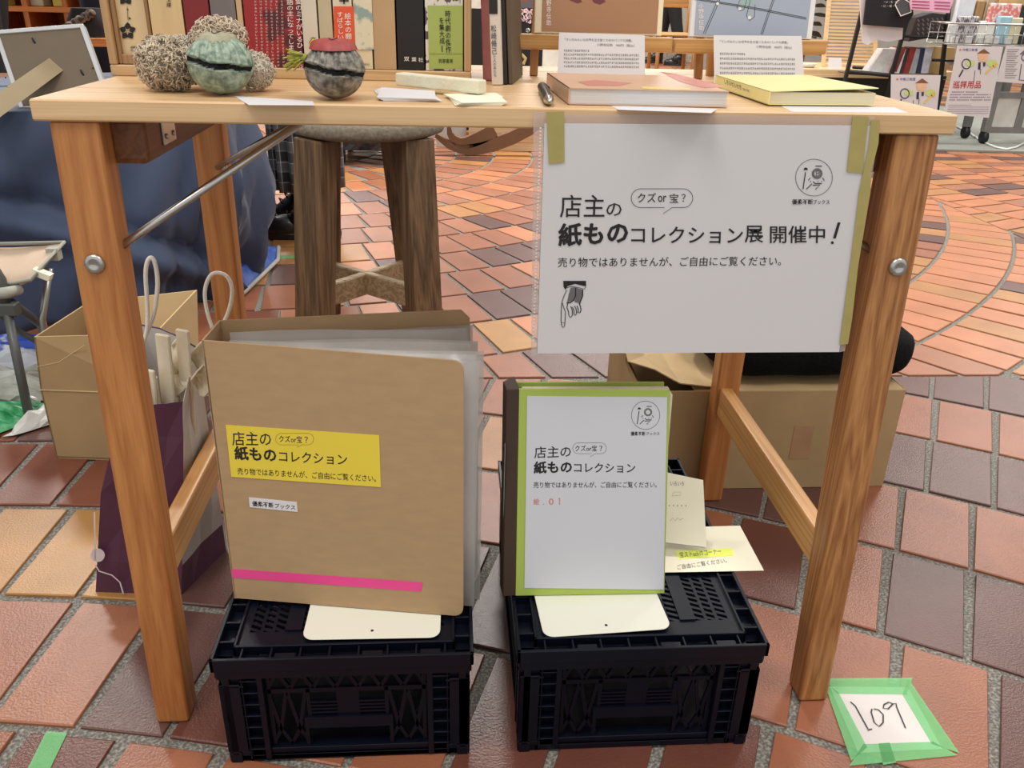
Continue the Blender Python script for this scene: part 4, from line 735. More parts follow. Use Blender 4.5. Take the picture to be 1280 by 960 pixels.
# ---------------------------------------------------------------- cardboard box and black coat at the right
cr = thing('cardboard_box', (.5, .62, 0), 'cardboard box with one torn open flap under the right side of the table', 'box')
X0, X1, Ya, Yb, Hc = .258, .713, .449, .74, .192
for nm, a, b in (('front_panel', (X0, Ya, 0), (X1, Ya+.003, Hc)), ('rear_panel', (X0, Yb-.003, 0), (X1, Yb, Hc)), ('right_panel', (X1-.003, Ya+.003, 0), (X1, Yb-.003, Hc)), ('left_panel', (X0, Ya+.003, 0), (X0+.003, Yb-.003, Hc)), ('top_panel', (X0+.09, Ya+.003, Hc-.003), (X1-.003, Yb-.003, Hc)), ('bottom', (X0+.003, Ya+.003, .001), (X1-.003, Yb-.003, .004))):
    m = MB(); m.box(a, b); m.build(nm, M_CARD if nm != 'top_panel' else M_CARDI, cr, bevel=.001)
m = MB(); m.prism([V((X0+.001, Ya+.003, Hc)), V((X0+.001, Yb-.02, Hc)), V((X0-.035, Yb-.02, Hc+.085)), V((X0-.033, Ya+.02, Hc+.062)), V((X0-.022, Ya+.010, Hc+.030))], V((.003, 0, 0))); m.build('left_flap', M_CARD, cr)
m = MB(); rr = random.Random(3); P = [[V((X0-.026+.045*i, Ya+.004+.07*j, Hc+(.052, .030, .010, .004, .003)[i]*(1+.25*math.sin(j*1.7+i))+rr.uniform(0, .004))) for j in range(4)] for i in range(5)]; m.grid(P, sm=False); m.build('torn_flap', M_CARDI, cr, solid=.002)
m = MB(); m.box((.53, Ya-.0006, .06), (.565, Ya-.0001, .125)); m.build('carton_tape', mat('clear_carton_tape', (166, 132, 98), .3), cr)
ctp = []; m = MB()
P = []
for i in range(19):
    f_ = i/18; x = .372+.392*f_; row = []; e = min(1, .25+(1-abs(2*f_-1)**5)*.9)
    for j in range(20):
        a = math.pi*2*j/20; ca, sa = math.cos(a), math.sin(a); cx_ = abs(ca)**.6*(1 if ca > 0 else -1); sz = abs(sa)**.7*(1 if sa > 0 else -1)
        row.append(V((x, .575+.118*e*cx_+.003*math.sin(i*1.3+j), Hc+.0475+.044*e*sz*(1+(.10*math.sin(i*.8+j*.6) if sa > 0 else 0)))))
    P.append(row+[row[0]])
m.grid(P); m.add([*P[0][:-1]], [list(range(20))]); m.add([*P[-1][:-1]], [list(range(20))]); tag(m.build('folded_coat', mat('black_wool_cloth', (15, 15, 16), 1., var=.35, scale=160, bump=.8, bscale=160, spec=.15), org=(.56, .6, Hc), sub=1), 'folded black woollen coat lying on the right cardboard box', 'coat')
# ---------------------------------------------------------------- purple paper bag
M_PUR = mat('purple_paper', (88, 50, 74), .45, var=.08, scale=12, bump=.15, bscale=40); M_BAGW = mat('white_bag_paper', (190, 184, 178), .7, var=.05, scale=20, bump=.15, bscale=40); M_CORD = mat('white_cord', (226, 220, 208), .8, var=.05, scale=200, bump=.3)
pb = thing('paper_bag', (-.48, .26, 0), 'purple and white paper bag with white cord handles by the left front leg', 'bag')
b0 = [V((-.562, .203, 0)), V((-.440, .192, 0)), V((-.402, .296, 0)), V((-.535, .33, 0))]; t0 = [V((-.470, .185, .300)), V((-.398, .200, .302)), V((-.404, .300, .335)), V((-.500, .315, .362))]
mids = [V((-.522, .195, .17)), V((-.418, .196, .15)), V((-.400, .29, .15)), V((-.53, .33, .15))]
for nm, a, b, mt in (('front_panel', 0, 1, M_PUR), ('side_panel', 1, 2, M_BAGW), ('rear_panel', 2, 3, M_BAGW), ('left_panel', 3, 0, M_PUR)):
    m = MB(); P = []
    for lv in range(7):
        f = lv/6; row = []
        for s_ in range(5):
            g = s_/4; B0 = b0[a].lerp(b0[b], g); M0 = mids[a].lerp(mids[b], g); T0 = t0[a].lerp(t0[b], g); q = B0.lerp(M0, f*2) if f < .5 else M0.lerp(T0, f*2-1)
            dent = .008*math.sin(math.pi*g)*math.sin(math.pi*f)*math.sin(f*9+g*4+a); nn = V(((b0[b]-b0[a]).y, -(b0[b]-b0[a]).x, 0)).normalized(); row.append(q+nn*dent+V((0, 0, (.012*math.sin(math.pi*g) if lv == 6 and a == 2 else 0))))
        P.append(row)
    m.grid(P, sm=False); o = m.build(nm, [mt], pb, solid=.0008)
    if a == 1: o.data.materials.append(M_PUR); 
    if a == 1:
        for f in o.data.polygons:
            if f.index//4 < 1: f.material_index = 1
    if a == 2: m = MB(); m.tube(P[6], .0012, 5); m.build('purple_rim', M_PUR, pb)
m = MB(); m.prism([q+V((0, 0, .001)) for q in b0], V((0, 0, .001))); m.build('bottom', M_PUR, pb)
FPp = Plane(b0[0]+V((0, -.001, 0)), (b0[1]-b0[0]).cross(mids[0]-b0[0])); p = Print(FPp, .006); p.disc((122, 694), 9, 20, 8.5).line([(119, 706), (124, 714), (140, 719), (150, 728), (154, 742)], .0022).line([(118, 640), (119, 700)], .002); p.build('white_motif', mat('white_motif_ink', (220, 212, 212), .5), pb)
def hp(pts, y0, y1): return [wY(a, b, y0+(y1-y0)*i/(len(pts)-1)) for i, (a, b) in enumerate(pts)]
for pts, y0, y1 in (([(178, 432), (184, 410), (184, 380), (182, 345), (184, 328), (189, 322), (194, 330), (197, 355), (193, 390), (184, 415), (176, 432)], .20, .21), ([(266, 412), (259, 390), (256, 365), (262, 346), (272, 341), (284, 346), (290, 362), (287, 385), (279, 405), (277, 412)], .30, .31)):
    Q = hp(pts, y0, y1); m = MB(); S_ = []
    for i in range(len(Q)-1):
        for k in range(4): f = k/4; a0_, a1_, a2_, a3_ = Q[max(i-1, 0)], Q[i], Q[i+1], Q[min(i+2, len(Q)-1)]; S_.append(.5*((2*a1_)+(a2_-a0_)*f+(2*a0_-5*a1_+4*a2_-a3_)*f*f+(3*a1_-a0_-3*a2_+a3_)*f**3))
    S_.append(Q[-1]); m.tube(S_, .0026, 8); m.build('handle', M_CORD, pb)
cl_ = [((182, 512), (186, 462), (-.002, 0), .010), ((203, 512), (203, 418), (0, 0), .012), ((225, 512), (228, 412), (0, .0), .011), ((196, 512), (190, 470), (0, 0), .009), ((214, 512), (214, 450), (0, .0), .008)]
M_CLO = mat('cream_cloth', (226, 214, 188), .9, var=.08, scale=40, bump=.2)
for k, (a, b, _, w_) in enumerate(cl_):
    q0, q1 = wY(*a, .225+.012*k), wY(*b, .225+.012*k); q0.z = .12; m = MB(); m.bar(q0, q1, w_*1.7, .005, up=(.3, 1, 0)); t1 = m.build('cloth_roll', M_CLO, org=q0, bevel=.0015); tag(t1, ['short cream paper roll at the left of the purple bag', 'tall cream paper roll standing upright in the purple bag', 'slanted cream paper roll with a pointed tip in the purple bag', 'short rolled sheet behind the leg in the purple bag', 'middle cream rolled sheet in the purple bag'][k], 'paper roll')
m = MB(); c = wY(243, 440, .27); P = [[V((c.x-.028+.056*i/8, .262+.01*math.sin(i+j), c.z+.012-.030*j/5+.008*math.sin(i*1.3+j*.8))) for i in range(9)] for j in range(6)]; m.grid(P); m.add([q+V((0, -.008, -.030)) for r in P for q in r], [[i*9+j, i*9+j+1, (i+1)*9+j+1, (i+1)*9+j] for i in range(5) for j in range(8)]); tag(m.build('cloth_bundle', M_CLO, org=c, solid=.002), 'crumpled cream cloth at the back of the purple bag', 'cloth')
# ---------------------------------------------------------------- round stool behind the table
M_OAK = wood('dark_oak', (74, 56, 40), (134, 106, 76), 2, scale=.8, rough=.55); M_OAKH = wood('dark_oak_side', (128, 106, 78), (188, 166, 132), 0, rough=.55)
M_FELT = mat('grey_felt', (96, 88, 76), .95, rgb2=(132, 122, 106), scale=120, bump=.4, bscale=300)
sc_ = V((-.248, 1.235, 0)); st = thing('stool', sc_, 'dark oak stool with a grey round felt seat behind the table', 'stool')
m = MB(); m.lathe([(.12, .484), (.158, .485), (.176, .492), (.180, .502), (.172, .514), (.14, .520), (.02, .522)], sc_, 48); m.build('seat', M_FELT, st)
tops = [V((-.350, 1.125, .485)), V((-.135, 1.145, .485)), V((-.190, 1.335, .485)), V((-.360, 1.325, .485))]
feet = [V((-.384, 1.115, 0)), V((-.118, 1.105, 0)), V((-.150, 1.375, 0)), V((-.392, 1.345, 0))]
for a, b, wd, up in zip(feet, tops, (.080, .072, .062, .07), ((.55, .84, 0), (-.5, .86, 0), (.5, .86, 0), (-.5, .86, 0))):
    m = MB(); m.bar(a, b, wd, .055, up=up); m.build('leg', M_OAK, st, bevel=.004, seg=2)
for i, j, z in ((0, 2, .118), (1, 3, .119)):
    a = feet[i].lerp(tops[i], .245); b = feet[j].lerp(tops[j], .245); a.z = b.z = z; m = MB(); m.bar(a, b, .022, .055); m.build('stretcher', M_OAKH, st, bevel=.003)
# ---------------------------------------------------------------- blue cloth covered table at the left
M_BLUE = mat('blue_cloth', (60, 74, 102), .7, var=.12, scale=3, sheen=.15, bump=.5, bscale=14)
bt = thing('cloth_covered_table', (-1.3, 1.9, 0), 'table hidden under a dark blue cloth hanging to the floor at the left', 'table')
ZT = .512; path = [V((-1.9, 1.02)), V((-1.62, 1.07)), V((-1.34, 1.13)), V((-1.06, 1.22)), V((-.84, 1.31)), V((-.70, 1.40)), V((-.640, 1.50)), V((-.632, 1.66)), V((-.66, 1.84)), V((-.76, 2.05)), V((-.84, 2.3))]
fine = []
for i in range(len(path)-1):
    for k in range(8): fine.append(path[i].lerp(path[i+1], k/8))
fine.append(path[-1]); P = []; cen = V((-1.4, 2.0))
NR = 22
for r in range(NR+1):
    f = r/NR; row = []; s = 0
    for i, q in enumerate(fine):
        d = (fine[min(i+1, len(fine)-1)]-fine[max(i-1, 0)]).normalized(); n = V((d.y, -d.x))
        ln = i*.035; amp = .040*f**.6
        off = amp*math.sin(ln*13+1.2*math.sin(f*2.2+ln*3))+.018*f*math.sin(ln*31+f*5)+.020*math.sin(f*6.5+ln*9)*f*(1-f)*2+.055*math.sin(3.0*min(1, f*1.05))*(1 if i > 40 else .4)-.05*f*(1 if i > 40 else 0)+.014*math.sin(ln*52+f*11)*f+.012*abs(math.sin(f*9+ln*14))-.01
        off -= .05*(1-f)**3*0
        z = ZT*(1-f)+.002
        dia = .045*math.exp(-(((ln*.55-.02)-(f*.9))/.05)**2)-.03*math.exp(-(((ln*.55-.12)-(f*.9))/.04)**2)+.035*math.exp(-(((ln*.6-.62)+(f*.5))/.05)**2)*f-.03*math.exp(-(((ln*.6-.50)+(f*.45))/.05)**2)*f+.028*math.exp(-(((ln*.6-.85)-(f*.35))/.035)**2)*f
        row.append(V((*(q+n*(off+dia)), z)))
    P.append(row)
topc = [V((*(q+(cen-q).normalized()*.02), ZT+.006)) for q in fine]; inner = [V((*(q.lerp(cen, .6)), ZT+.008)) for q in fine]
m = MB(); m.grid([inner, topc]+P); m.add(inner, [list(range(len(inner)))], 0, False); m.build('blue_cloth', M_BLUE, bt, solid=.002)
m = MB(); m.box((-1.9, 1.45, ZT-.03), (-.9, 2.2, ZT-.005)); m.build('table_top', M_DARKW, bt)
for x, y in ((-1.85, 1.5), (-.95, 1.5), (-1.85, 2.15), (-.95, 2.15)): m = MB(); m.box((x-.02, y-.02, 0), (x+.02, y+.02, ZT-.03)); m.build('leg', M_DARKW, bt)
# picture frame seen from the back
yq = 1.30; fz = ZT+.010
pf = thing('photo_frame', (-.95, yq, fz), 'silver edged photo frame seen from its brown back standing on the blue cloth', 'frame')
Cn = [wY(0, 24, 1.42)+V((0, 0, 0)), wY(105, 31, 1.42), wY(141, 131, 1.30), wY(27, 140, 1.30)]
u_ = (Cn[2]-Cn[3]); v_ = (Cn[1]-Cn[2]); Cn[0] = Cn[3]+v_; 
nrm = u_.cross(v_).normalized(); nrm = nrm if nrm.y < 0 else -nrm
M_FBK = mat('hardboard_back', (112, 98, 80), .7, var=.04); M_SIL = mat('silver_frame', (206, 208, 208), .35, .5, var=.03); e = .02
def fr(i, j, k=.045):
    c = sum(Cn, V())/4; a, b = Cn[i], Cn[j]; ia = a+(c-a)*.10; ib = b+(c-b)*.10; return [a, b, ib, ia]
m = MB(); c = sum(Cn, V())/4; m.prism([q+(c-q)*.09-nrm*.001 for q in Cn], nrm*.003); bk2 = m.build('backing', M_FBK, pf)
for i in range(4): m = MB(); m.prism([q-nrm*.012 for q in fr(i, (i+1) % 4)], nrm*.018); m.build('frame_side', M_SIL, pf, bevel=.001)
FPl2 = Plane(c+nrm*.0022, nrm); a, b = FPl2.hit(52, 88), FPl2.hit(78, 78); 
hA, hB = FPl2.hit(62, 73), FPl2.hit(79, 88); foot = wZ(-8, 172, fz)
g1 = V((-1.07, 1.15, fz+.008)); m = MB(); w3 = (hB-hA); m.hexa([g1, g1+w3*1.15, g1+w3*1.15+V((0, .003, .0)), g1+V((0, .003, 0)), hA, hB, hB+V((0, .004, .002)), hA+V((0, .004, .002))]); m.build('easel_strut', mat('strut_board', (156, 138, 106), .7, var=.04), pf)
for q in ((42.5, 51), (103, 91)): 
    m = MB(); h0 = FPl2.hit(q[0], q[1], .001); m.tube([h0+V((-.003, 0, .006)), h0+V((-.001, -.002, .002)), h0+V((.002, -.002, -.004)), h0+V((.004, 0, -.006))], .0022, 6); m.build('hanger', M_BLACKD, pf)
for q in ((46.5, 36), (116, 85), (7, 97)): m = MB(); h0 = FPl2.hit(q[0], q[1], .001); m.ell(h0, (.0018, .0018, .0018), 6, 4); m.build('pin', M_BLACKD, pf)
# ---------------------------------------------------------------- camp stool and plastic bags at the left
M_TUBE = mat('grey_painted_tube', (84, 86, 84), .4, .2, var=.05); M_ALU = mat('aluminium_tube', (176, 178, 176), .3, .9); M_CANV = mat('beige_canvas', (206, 182, 158), .85, var=.04, bump=.2, bscale=400); M_GREYC = mat('grey_canvas', (168, 168, 156), .8)
cs = thing('camp_stool', (-.98, .85, 0), 'folding camp stool with a beige canvas seat and grey tube legs', 'stool')
yc = .86
S_ = [wY(80, 303, .92), wY(38, 350, .80), wY(-40, 365, .80), wY(-50, 306, .95)]
m = MB(); P = [[S_[3].lerp(S_[0], i/6)+V((0, 0, -.008*math.sin(math.pi*i/6))) for i in range(7)], [S_[3].lerp(S_[0], i/6).lerp(S_[2].lerp(S_[1], i/6), .5)+V((0, 0, -.016*math.sin(math.pi*i/6))) for i in range(7)], [S_[2].lerp(S_[1], i/6)+V((0, 0, -.008*math.sin(math.pi*i/6))) for i in range(7)]]
m.grid(P); seat = m.build('canvas_seat', M_CANV, cs, solid=.003)
m = MB(); m.tube([S_[3], S_[0], S_[1], S_[2]], .0045, 6); m.build('seat_hem', M_GREYC, cs)
m = MB(); t0_ = wY(42, 338, .83); m.bar(t0_, t0_+V((.030, 0, -.014)), .012, .018, up=(0, 1, 0)); m.build('strap', M_CREAMP, cs)
m = MB(); q0 = wY(66, 312, .9); m.box(q0+V((-.01, -.01, -.02)), q0+V((.012, .01, .004))); m.build('corner_pocket', M_GREYC, cs)
def leg_(pts, r, mt, nm='leg'): m = MB(); m.tube(pts, r, 10); m.build(nm, mt, cs)
f1 = wZ(47, 512, .004); j1 = wY(8, 384, .78); j2 = wY(12, 372, .77)
leg_([j1, wZ(38, 528, .004)], .009, M_TUBE); leg_([wY(62, 335, .88), wY(53, 398, .86), f1+V((.006, .07, 0))], .007, M_ALU); leg_([wY(-30, 300, .80), wY(2, 350, .79), j1], .009, M_TUBE)
leg_([wY(15, 378, .79), wY(50, 405, .9), wY(60, 430, .98), V((-.86, 1.03, .004))], .008, M_TUBE); leg_([wZ(-20, 500, .004), f1], .008, M_TUBE); leg_([wY(-10, 380, .8), V((-1.2, 1.0, .004))], .008, M_TUBE); leg_([wY(-5, 388, .8), wY(24, 415, .95), V((-.95, 1.06, .004))], .007, M_TUBE)
m = MB(); m.tube([wY(-14, 368, .78), wY(8, 366, .77), wY(24, 362, .80)], [.010, .011, .010], 10); m.build('hinge_joint', M_GREYC, cs)
m = MB(); m.box(j1+V((-.02, -.012, -.016)), j1+V((.022, .012, .010))); m.build('hinge_block', M_TUBE, cs, bevel=.003)
def crumple(nm, cols, pts, label, mt, hgt=.04, n=14, seed=1, cat='bag'):
    """a crumpled sheet over the floor quad pts (world corners), HGT high"""
    rr = random.Random(seed); P = []; A_, B_, C_, D_ = [V(p) for p in pts]
    for i in range(n+1):
        row = []
        for j in range(n+1):
            f, g = i/n, j/n; q = A_.lerp(B_, g).lerp(D_.lerp(C_, g), f); e = min(f, g, 1-f, 1-g)*4
            row.append(q+V((rr.uniform(-.006, .006), rr.uniform(-.006, .006), .004+hgt*min(1, e)*(.45+.55*abs(math.sin(f*7+seed)*math.cos(g*6+seed*2)))+rr.uniform(0, .010)*min(1, e))))
        P.append(row)
    m = MB(); m.grid(P, sm=False); c = sum((A_, B_, C_, D_), V())/4; c.z = 0; return tag(m.build(nm, mt, org=c, solid=.001), label, cat)
def check_mat(name, a, b, sc):
    m = bpy.data.materials.new(name); m.use_nodes = True; nt = m.node_tree; p = nt.nodes['Principled BSDF']; tc = nt.nodes.new('ShaderNodeTexCoord'); ck = nt.nodes.new('ShaderNodeTexChecker'); ck.inputs['Scale'].default_value = sc
    ck.inputs['Color1'].default_value = (*lin(a), 1); ck.inputs['Color2'].default_value = (*lin(b), 1); nt.links.new(tc.outputs['Object'], ck.inputs[0]); nt.links.new(ck.outputs[0], p.inputs['Base Color']); p.inputs['Roughness'].default_value = .35; return m
M_CHECK = mat('blue_white_plastic', (44, 76, 176), .35, rgb2=(206, 212, 222), scale=9, sharp=(.50, .54)); M_GRN = mat('green_plastic', (40, 142, 84), .3, rgb2=(110, 190, 140), scale=70, sharp=(.4, .7), bump=.4, bscale=100); M_CLR = mat('clear_plastic_film', (196, 198, 192), .15, rgb2=(150, 152, 140), scale=20, bump=.6, bscale=30); M_WPL = mat('white_plastic', (212, 212, 206), .35)
crumple('plastic_bag', 0, [(-1.30, .93, 0), (-.86, .93, 0), (-.84, 1.14, 0), (-1.3, 1.04, 0)], 'blue and white plastic sack on the floor behind the camp stool', M_CHECK, .05, seed=3)
crumple('plastic_film', 0, [(-1.2, .82, 0), (-.90, .80, 0), (-.86, .93, 0), (-1.2, .93, 0)], 'crumpled clear plastic wrapping under the camp stool', M_CLR, .06, seed=5, cat='wrapping')
crumple('plastic_bag', 0, [(-1.1, .66, 0), (-.915, .66, 0), (-.86, .80, 0), (-1.1, .81, 0)], 'green plastic bag lying at the feet of the camp stool', M_GRN, .03, seed=7)
crumple('plastic_bag', 0, [(-.90, .665, 0), (-.80, .73, 0), (-.80, .79, 0), (-.86, .80, 0)], 'white plastic bag edge beside the green one', M_WPL, .03, n=8, seed=9)
m = MB(); pts = [wZ(300, 372, .003), wZ(346, 326, .003), wZ(348, 309, .02), wZ(322, 306, .05), wZ(296, 322, .06), wZ(286, 350, .05)]; c = sum(pts, V())/6+V((0, 0, .02)); m.add(pts+[c], [[i, (i+1) % 6, 6] for i in range(6)])
bb = tag(m.build('plastic_sheet', mat('blue_tarp', (52, 88, 190), .35, rgb2=(100, 134, 214), scale=30, bump=.5, bscale=60), org=V((c.x, c.y, 0)), solid=.001), 'blue plastic sheet with a white hem on the floor right of the rear left leg', 'sheet')
m = MB(); m.tube([pts[0]+V((0, -.006, .004)), pts[1]+V((.004, -.004, .004)), pts[2]], .007, 6); m.build('white_hem', M_WPL, bb)
# ---------------------------------------------------------------- people (seen from the boots up)
M_SKIN = mat('skin', (206, 158, 128), .6); M_BLK = mat('black_fabric', (20, 20, 22), .85, var=.2, scale=60); M_NAVY = mat('navy_fabric', (18, 20, 36), .85); M_SHOE = mat('black_leather', (22, 21, 22), .35, var=.1, coat=.3); M_HAIR = mat('dark_hair', (24, 18, 15), .6); M_COATG = mat('charcoal_coat', (48, 48, 52), .9)
def skin(name, V_, E_, R_, mt, parent, sub=1):
    me = bpy.data.meshes.new(name); bm = bmesh.new(); ly = bm.verts.layers.skin.verify(); base = V(parent['_o']); vs = []
    for v, r in zip(V_, R_): q = bm.verts.new(V(v)-base); q[ly].radius = (r, r); vs.append(q)
    for a, b in E_: bm.edges.new((vs[a], vs[b]))
    bm.verts.ensure_lookup_table(); bm.verts[0][ly].use_root = True; bm.to_mesh(me); bm.free(); me.materials.append(mt)
    o = bpy.data.objects.new(name, me); COL.objects.link(o); o.parent = parent; o['_o'] = tuple(base); s = o.modifiers.new('skin', 'SKIN'); s.use_smooth_shade = True; s2 = o.modifiers.new('sub', 'SUBSURF'); s2.levels = sub; s2.render_levels = sub; return o
def person(loc, ang, label, trousers=M_BLK, coat=M_BLK, skirt=None, stance=.11, boots=True, step=0.):
    t = thing('person', loc, label, 'person'); c, s = math.cos(ang), math.sin(ang)
    def W(x, y, z): return V((loc[0]+x*c-y*s, loc[1]+x*s+y*c, z))   # local: +y is the facing direction
    Vs, Es, Rs = [], [], []
    def ad(p, r, par=None): Vs.append(p); Rs.append(r); i = len(Vs)-1; (Es.append((par, i)) if par is not None else None); return i
    pel = ad(W(0, 0, .88), .13); wa = ad(W(0, 0, 1.02), .115, pel); ch = ad(W(0, 0, 1.24), .125, wa); nk = ad(W(0, .01, 1.40), .05, ch); hd = ad(W(0, .02, 1.47), .07, nk); h2 = ad(W(0, .02, 1.56), .082, hd)
    for sd in (-1, 1):
        st_ = step*sd; hip = ad(W(sd*.085, 0, .83), .085, pel); kn = ad(W(sd*stance*.9, .02+st_*.6, .47), .056, hip); an = ad(W(sd*stance, st_-.02, .09), .036, kn); ad(W(sd*stance, st_+.08, .035), .033, an)
        sh = ad(W(sd*.17, 0, 1.33), .05, ch); el = ad(W(sd*.22, -.02, 1.07), .038, sh); wr = ad(W(sd*.18, .17, .98), .027, el); pm = ad(W(sd*.16, .23, .97), .03, wr)
        for k in range(4): f1_ = ad(W(sd*(.14+.016*k), .275, .965), .009, pm); ad(W(sd*(.14+.016*k), .295-.006*abs(k-1.5), .945), .008, f1_)
        ad(W(sd*.125, .245, .985), .010, pm)
    skin('body', Vs, Es, Rs, M_SKIN, t)
    def ch_(name, pts, rad, mt): skin(name, pts, [(i, i+1) for i in range(len(pts)-1)], rad, mt, t)
    for sd in (-1, 1):
        st_ = step*sd
        if trousers: ch_('trouser_leg', [W(sd*.08, 0, .92), W(sd*.085, 0, .80), W(sd*stance*.9, .02+st_*.6, .47), W(sd*stance, st_-.02, .10)], [.12, .105, .078, .066], trousers)
        m = MB(); a, b = W(sd*stance, st_-.07, 0), W(sd*stance, st_+.19, 0); Mx = Matrix.Rotation(ang, 3, 'Z')
        sole = [V((loc[0], loc[1], 0))+Mx @ V((sd*stance+.044*math.cos(q)*(1 if math.sin(q) > 0 else .85), st_+.055+.135*math.sin(q), 0)) for q in [2*math.pi*k/20 for k in range(20)]]
        m.prism(sole, V((0, 0, .022))); sh_ = m.build('shoe', M_SHOE, t, bevel=.003)
        m = MB(); m.ell(W(sd*stance, st_+.095, .035), (.041, .090, .045), 16, 10, M=Mx); m.ell(W(sd*stance, st_-.02, .06), (.042, .058, .075), 16, 10, M=Mx); 
        m.tube([W(sd*stance, st_+.085, .045), W(sd*stance, st_+.035, .078), W(sd*stance, st_-.015, .115)], [.036, .042, .046], 14)
        if boots: m.tube([W(sd*stance, st_-.025, .07), W(sd*stance, st_-.028, .15), W(sd*stance*.97, st_-.02, .28)], [.044, .050, .053], 14)
        m.build('upper', M_SHOE, sh_)
        m = MB()
        for k in range(5): z = .075+.018*k; z += .012; yy = st_+.098-.020*k; m.tube([W(sd*stance-.024, yy-.006, z-.006), W(sd*stance, yy+.002, z+.004), W(sd*stance+.024, yy-.006, z-.006)], .0028, 5)
        m.build('laces', M_BLK, sh_)
    ch_('coat', [W(0, 0, .84), W(0, 0, 1.02), W(0, 0, 1.24), W(0, .0, 1.36)], [.155, .145, .155, .07], coat)
    for sd in (-1, 1): ch_('sleeve', [W(sd*.15, 0, 1.32), W(sd*.22, -.02, 1.07), W(sd*.185, .15, .985)], [.065, .052, .044], coat)
    m = MB(); m.ell(W(0, -.005, 1.575), (.098, .108, .115), 16, 10); m.build('hair', M_HAIR, t)
    m = MB()
    for sd in (-1, 1): m.ell(W(sd*.032, .098, 1.545), (.011, .006, .006), 8, 6)
    m.build('eyes', M_BLK, t); m = MB(); m.ell(W(0, .108, 1.52), (.011, .014, .020), 8, 6); m.build('nose', M_SKIN, t); m = MB(); m.ell(W(0, .094, 1.485), (.022, .006, .006), 8, 6); m.build('mouth', mat('lips', (168, 96, 88), .5), t)
    if skirt:
        m = MB(); P = []
        for i in range(14):
            f = i/13; z = .95-.79*f; P.append([W((.135-.01*f)*(1+.09*f*math.sin(a*14))*math.cos(a), (.125-.01*f)*(1+.10*f*math.sin(a*14))*math.sin(a), z) for a in [2*math.pi*k/112 for k in range(113)]])
        m.grid(P); m.build('plaid_skirt', skirt, t, solid=.003)
    return t
def plaid(name):
    m = bpy.data.materials.new(name); m.use_nodes = True; nt = m.node_tree; N = nt.nodes; L = nt.links; p = N['Principled BSDF']; p.inputs['Roughness'].default_value = .9
    tc = N.new('ShaderNodeTexCoord'); sx = N.new('ShaderNodeSeparateXYZ'); L.new(tc.outputs['Object'], sx.inputs[0]); at = N.new('ShaderNodeMath'); at.operation = 'ARCTAN2'; L.new(sx.outputs['Y'], at.inputs[0]); L.new(sx.outputs['X'], at.inputs[1])
    def stripes(src, freq, lo):
        a = N.new('ShaderNodeMath'); a.operation = 'MULTIPLY'; a.inputs[1].default_value = freq; L.new(src, a.inputs[0]); b = N.new('ShaderNodeMath'); b.operation = 'FRACT'; L.new(a.outputs[0], b.inputs[0]); r = N.new('ShaderNodeValToRGB'); r.color_ramp.interpolation = 'CONSTANT'
        e = r.color_ramp.elements; e[0].position = 0; e[0].color = (.012, .012, .014, 1); e[1].position = .42; e[1].color = (.20, .20, .20, 1); q = e.new(.5); q.color = (.11, .11, .115, 1); q = e.new(.9); q.color = (.5, .5, .5, 1); q = e.new(.94); q.color = (.03, .03, .03, 1); L.new(b.outputs[0], r.inputs[0]); return r.outputs[0]
    a = stripes(sx.outputs['Z'], 15, 0); b = stripes(at.outputs[0], 2.4, 0); mx = N.new('ShaderNodeMix'); mx.data_type = 'RGBA'; mx.inputs[0].default_value = .5; L.new(a, mx.inputs[6]); L.new(b, mx.inputs[7]); L.new(mx.outputs[2], p.inputs['Base Color']); return m
person((-.545, 2.16, 0), math.radians(97), 'person in a grey and black plaid skirt and black lace boots behind the stool', trousers=None, coat=M_COATG, skirt=plaid('plaid_wool'), stance=.058, step=.025)
person((-1.93, 3.05, 0), math.radians(100), 'person in black trousers standing by the orange shelves, leftmost', step=.04)
person((-1.58, 3.62, 0), math.radians(200), 'person in navy trousers standing right of the black trousered one', trousers=M_NAVY, coat=M_NAVY)
pw = wZ(832, 80); person((pw.x, pw.y-.1, 0), math.radians(70), 'distant person in black trousers and coat seen between the two easels', step=.15)
# black bag and cloth by the left person
bgb = thing('shoulder_bag', (-1.52, 3.1, .44), 'black bag with a brown patterned scarf held up beside the orange shelves', 'bag')
# ---------------------------------------------------------------- orange wooden shelves far left
M_ORG = wood('orange_wood', (176, 98, 44), (214, 138, 72), 0, rough=.5); M_ORGV = wood('orange_wood_upright', (166, 90, 40), (204, 128, 66), 2, rough=.5)
sh = thing('display_shelf', (-2.3, 4.0, 0), 'orange wooden display shelf with compartments at the far left', 'shelf')
ysh = 3.95
for k, px in enumerate((-60, -14, 33, 83, 132, 178)):
    q = wY(px, 20, ysh); m = MB(); m.box((q.x-.012, ysh, 0), (q.x+.012, ysh+.35, 1.4)); m.build('upright', M_ORGV, sh)
xl, xr = wY(-60, 20, ysh).x, wY(178, 20, ysh).x
for z in (.02, .27, wY(60, 27, ysh).z-.25*0-.16, wY(60, 12, ysh).z, .85, 1.1, 1.38): m = MB(); m.box((xl, ysh-.004, z-.012), (xr, ysh+.35, z+.012)); m.build('shelf_board', M_ORG, sh)
m = MB(); m.box((xl, ysh+.34, 0), (xr, ysh+.352, 1.39)); m.build('back_panel', M_ORG, sh)
zs = wY(60, 12, ysh).z+.012
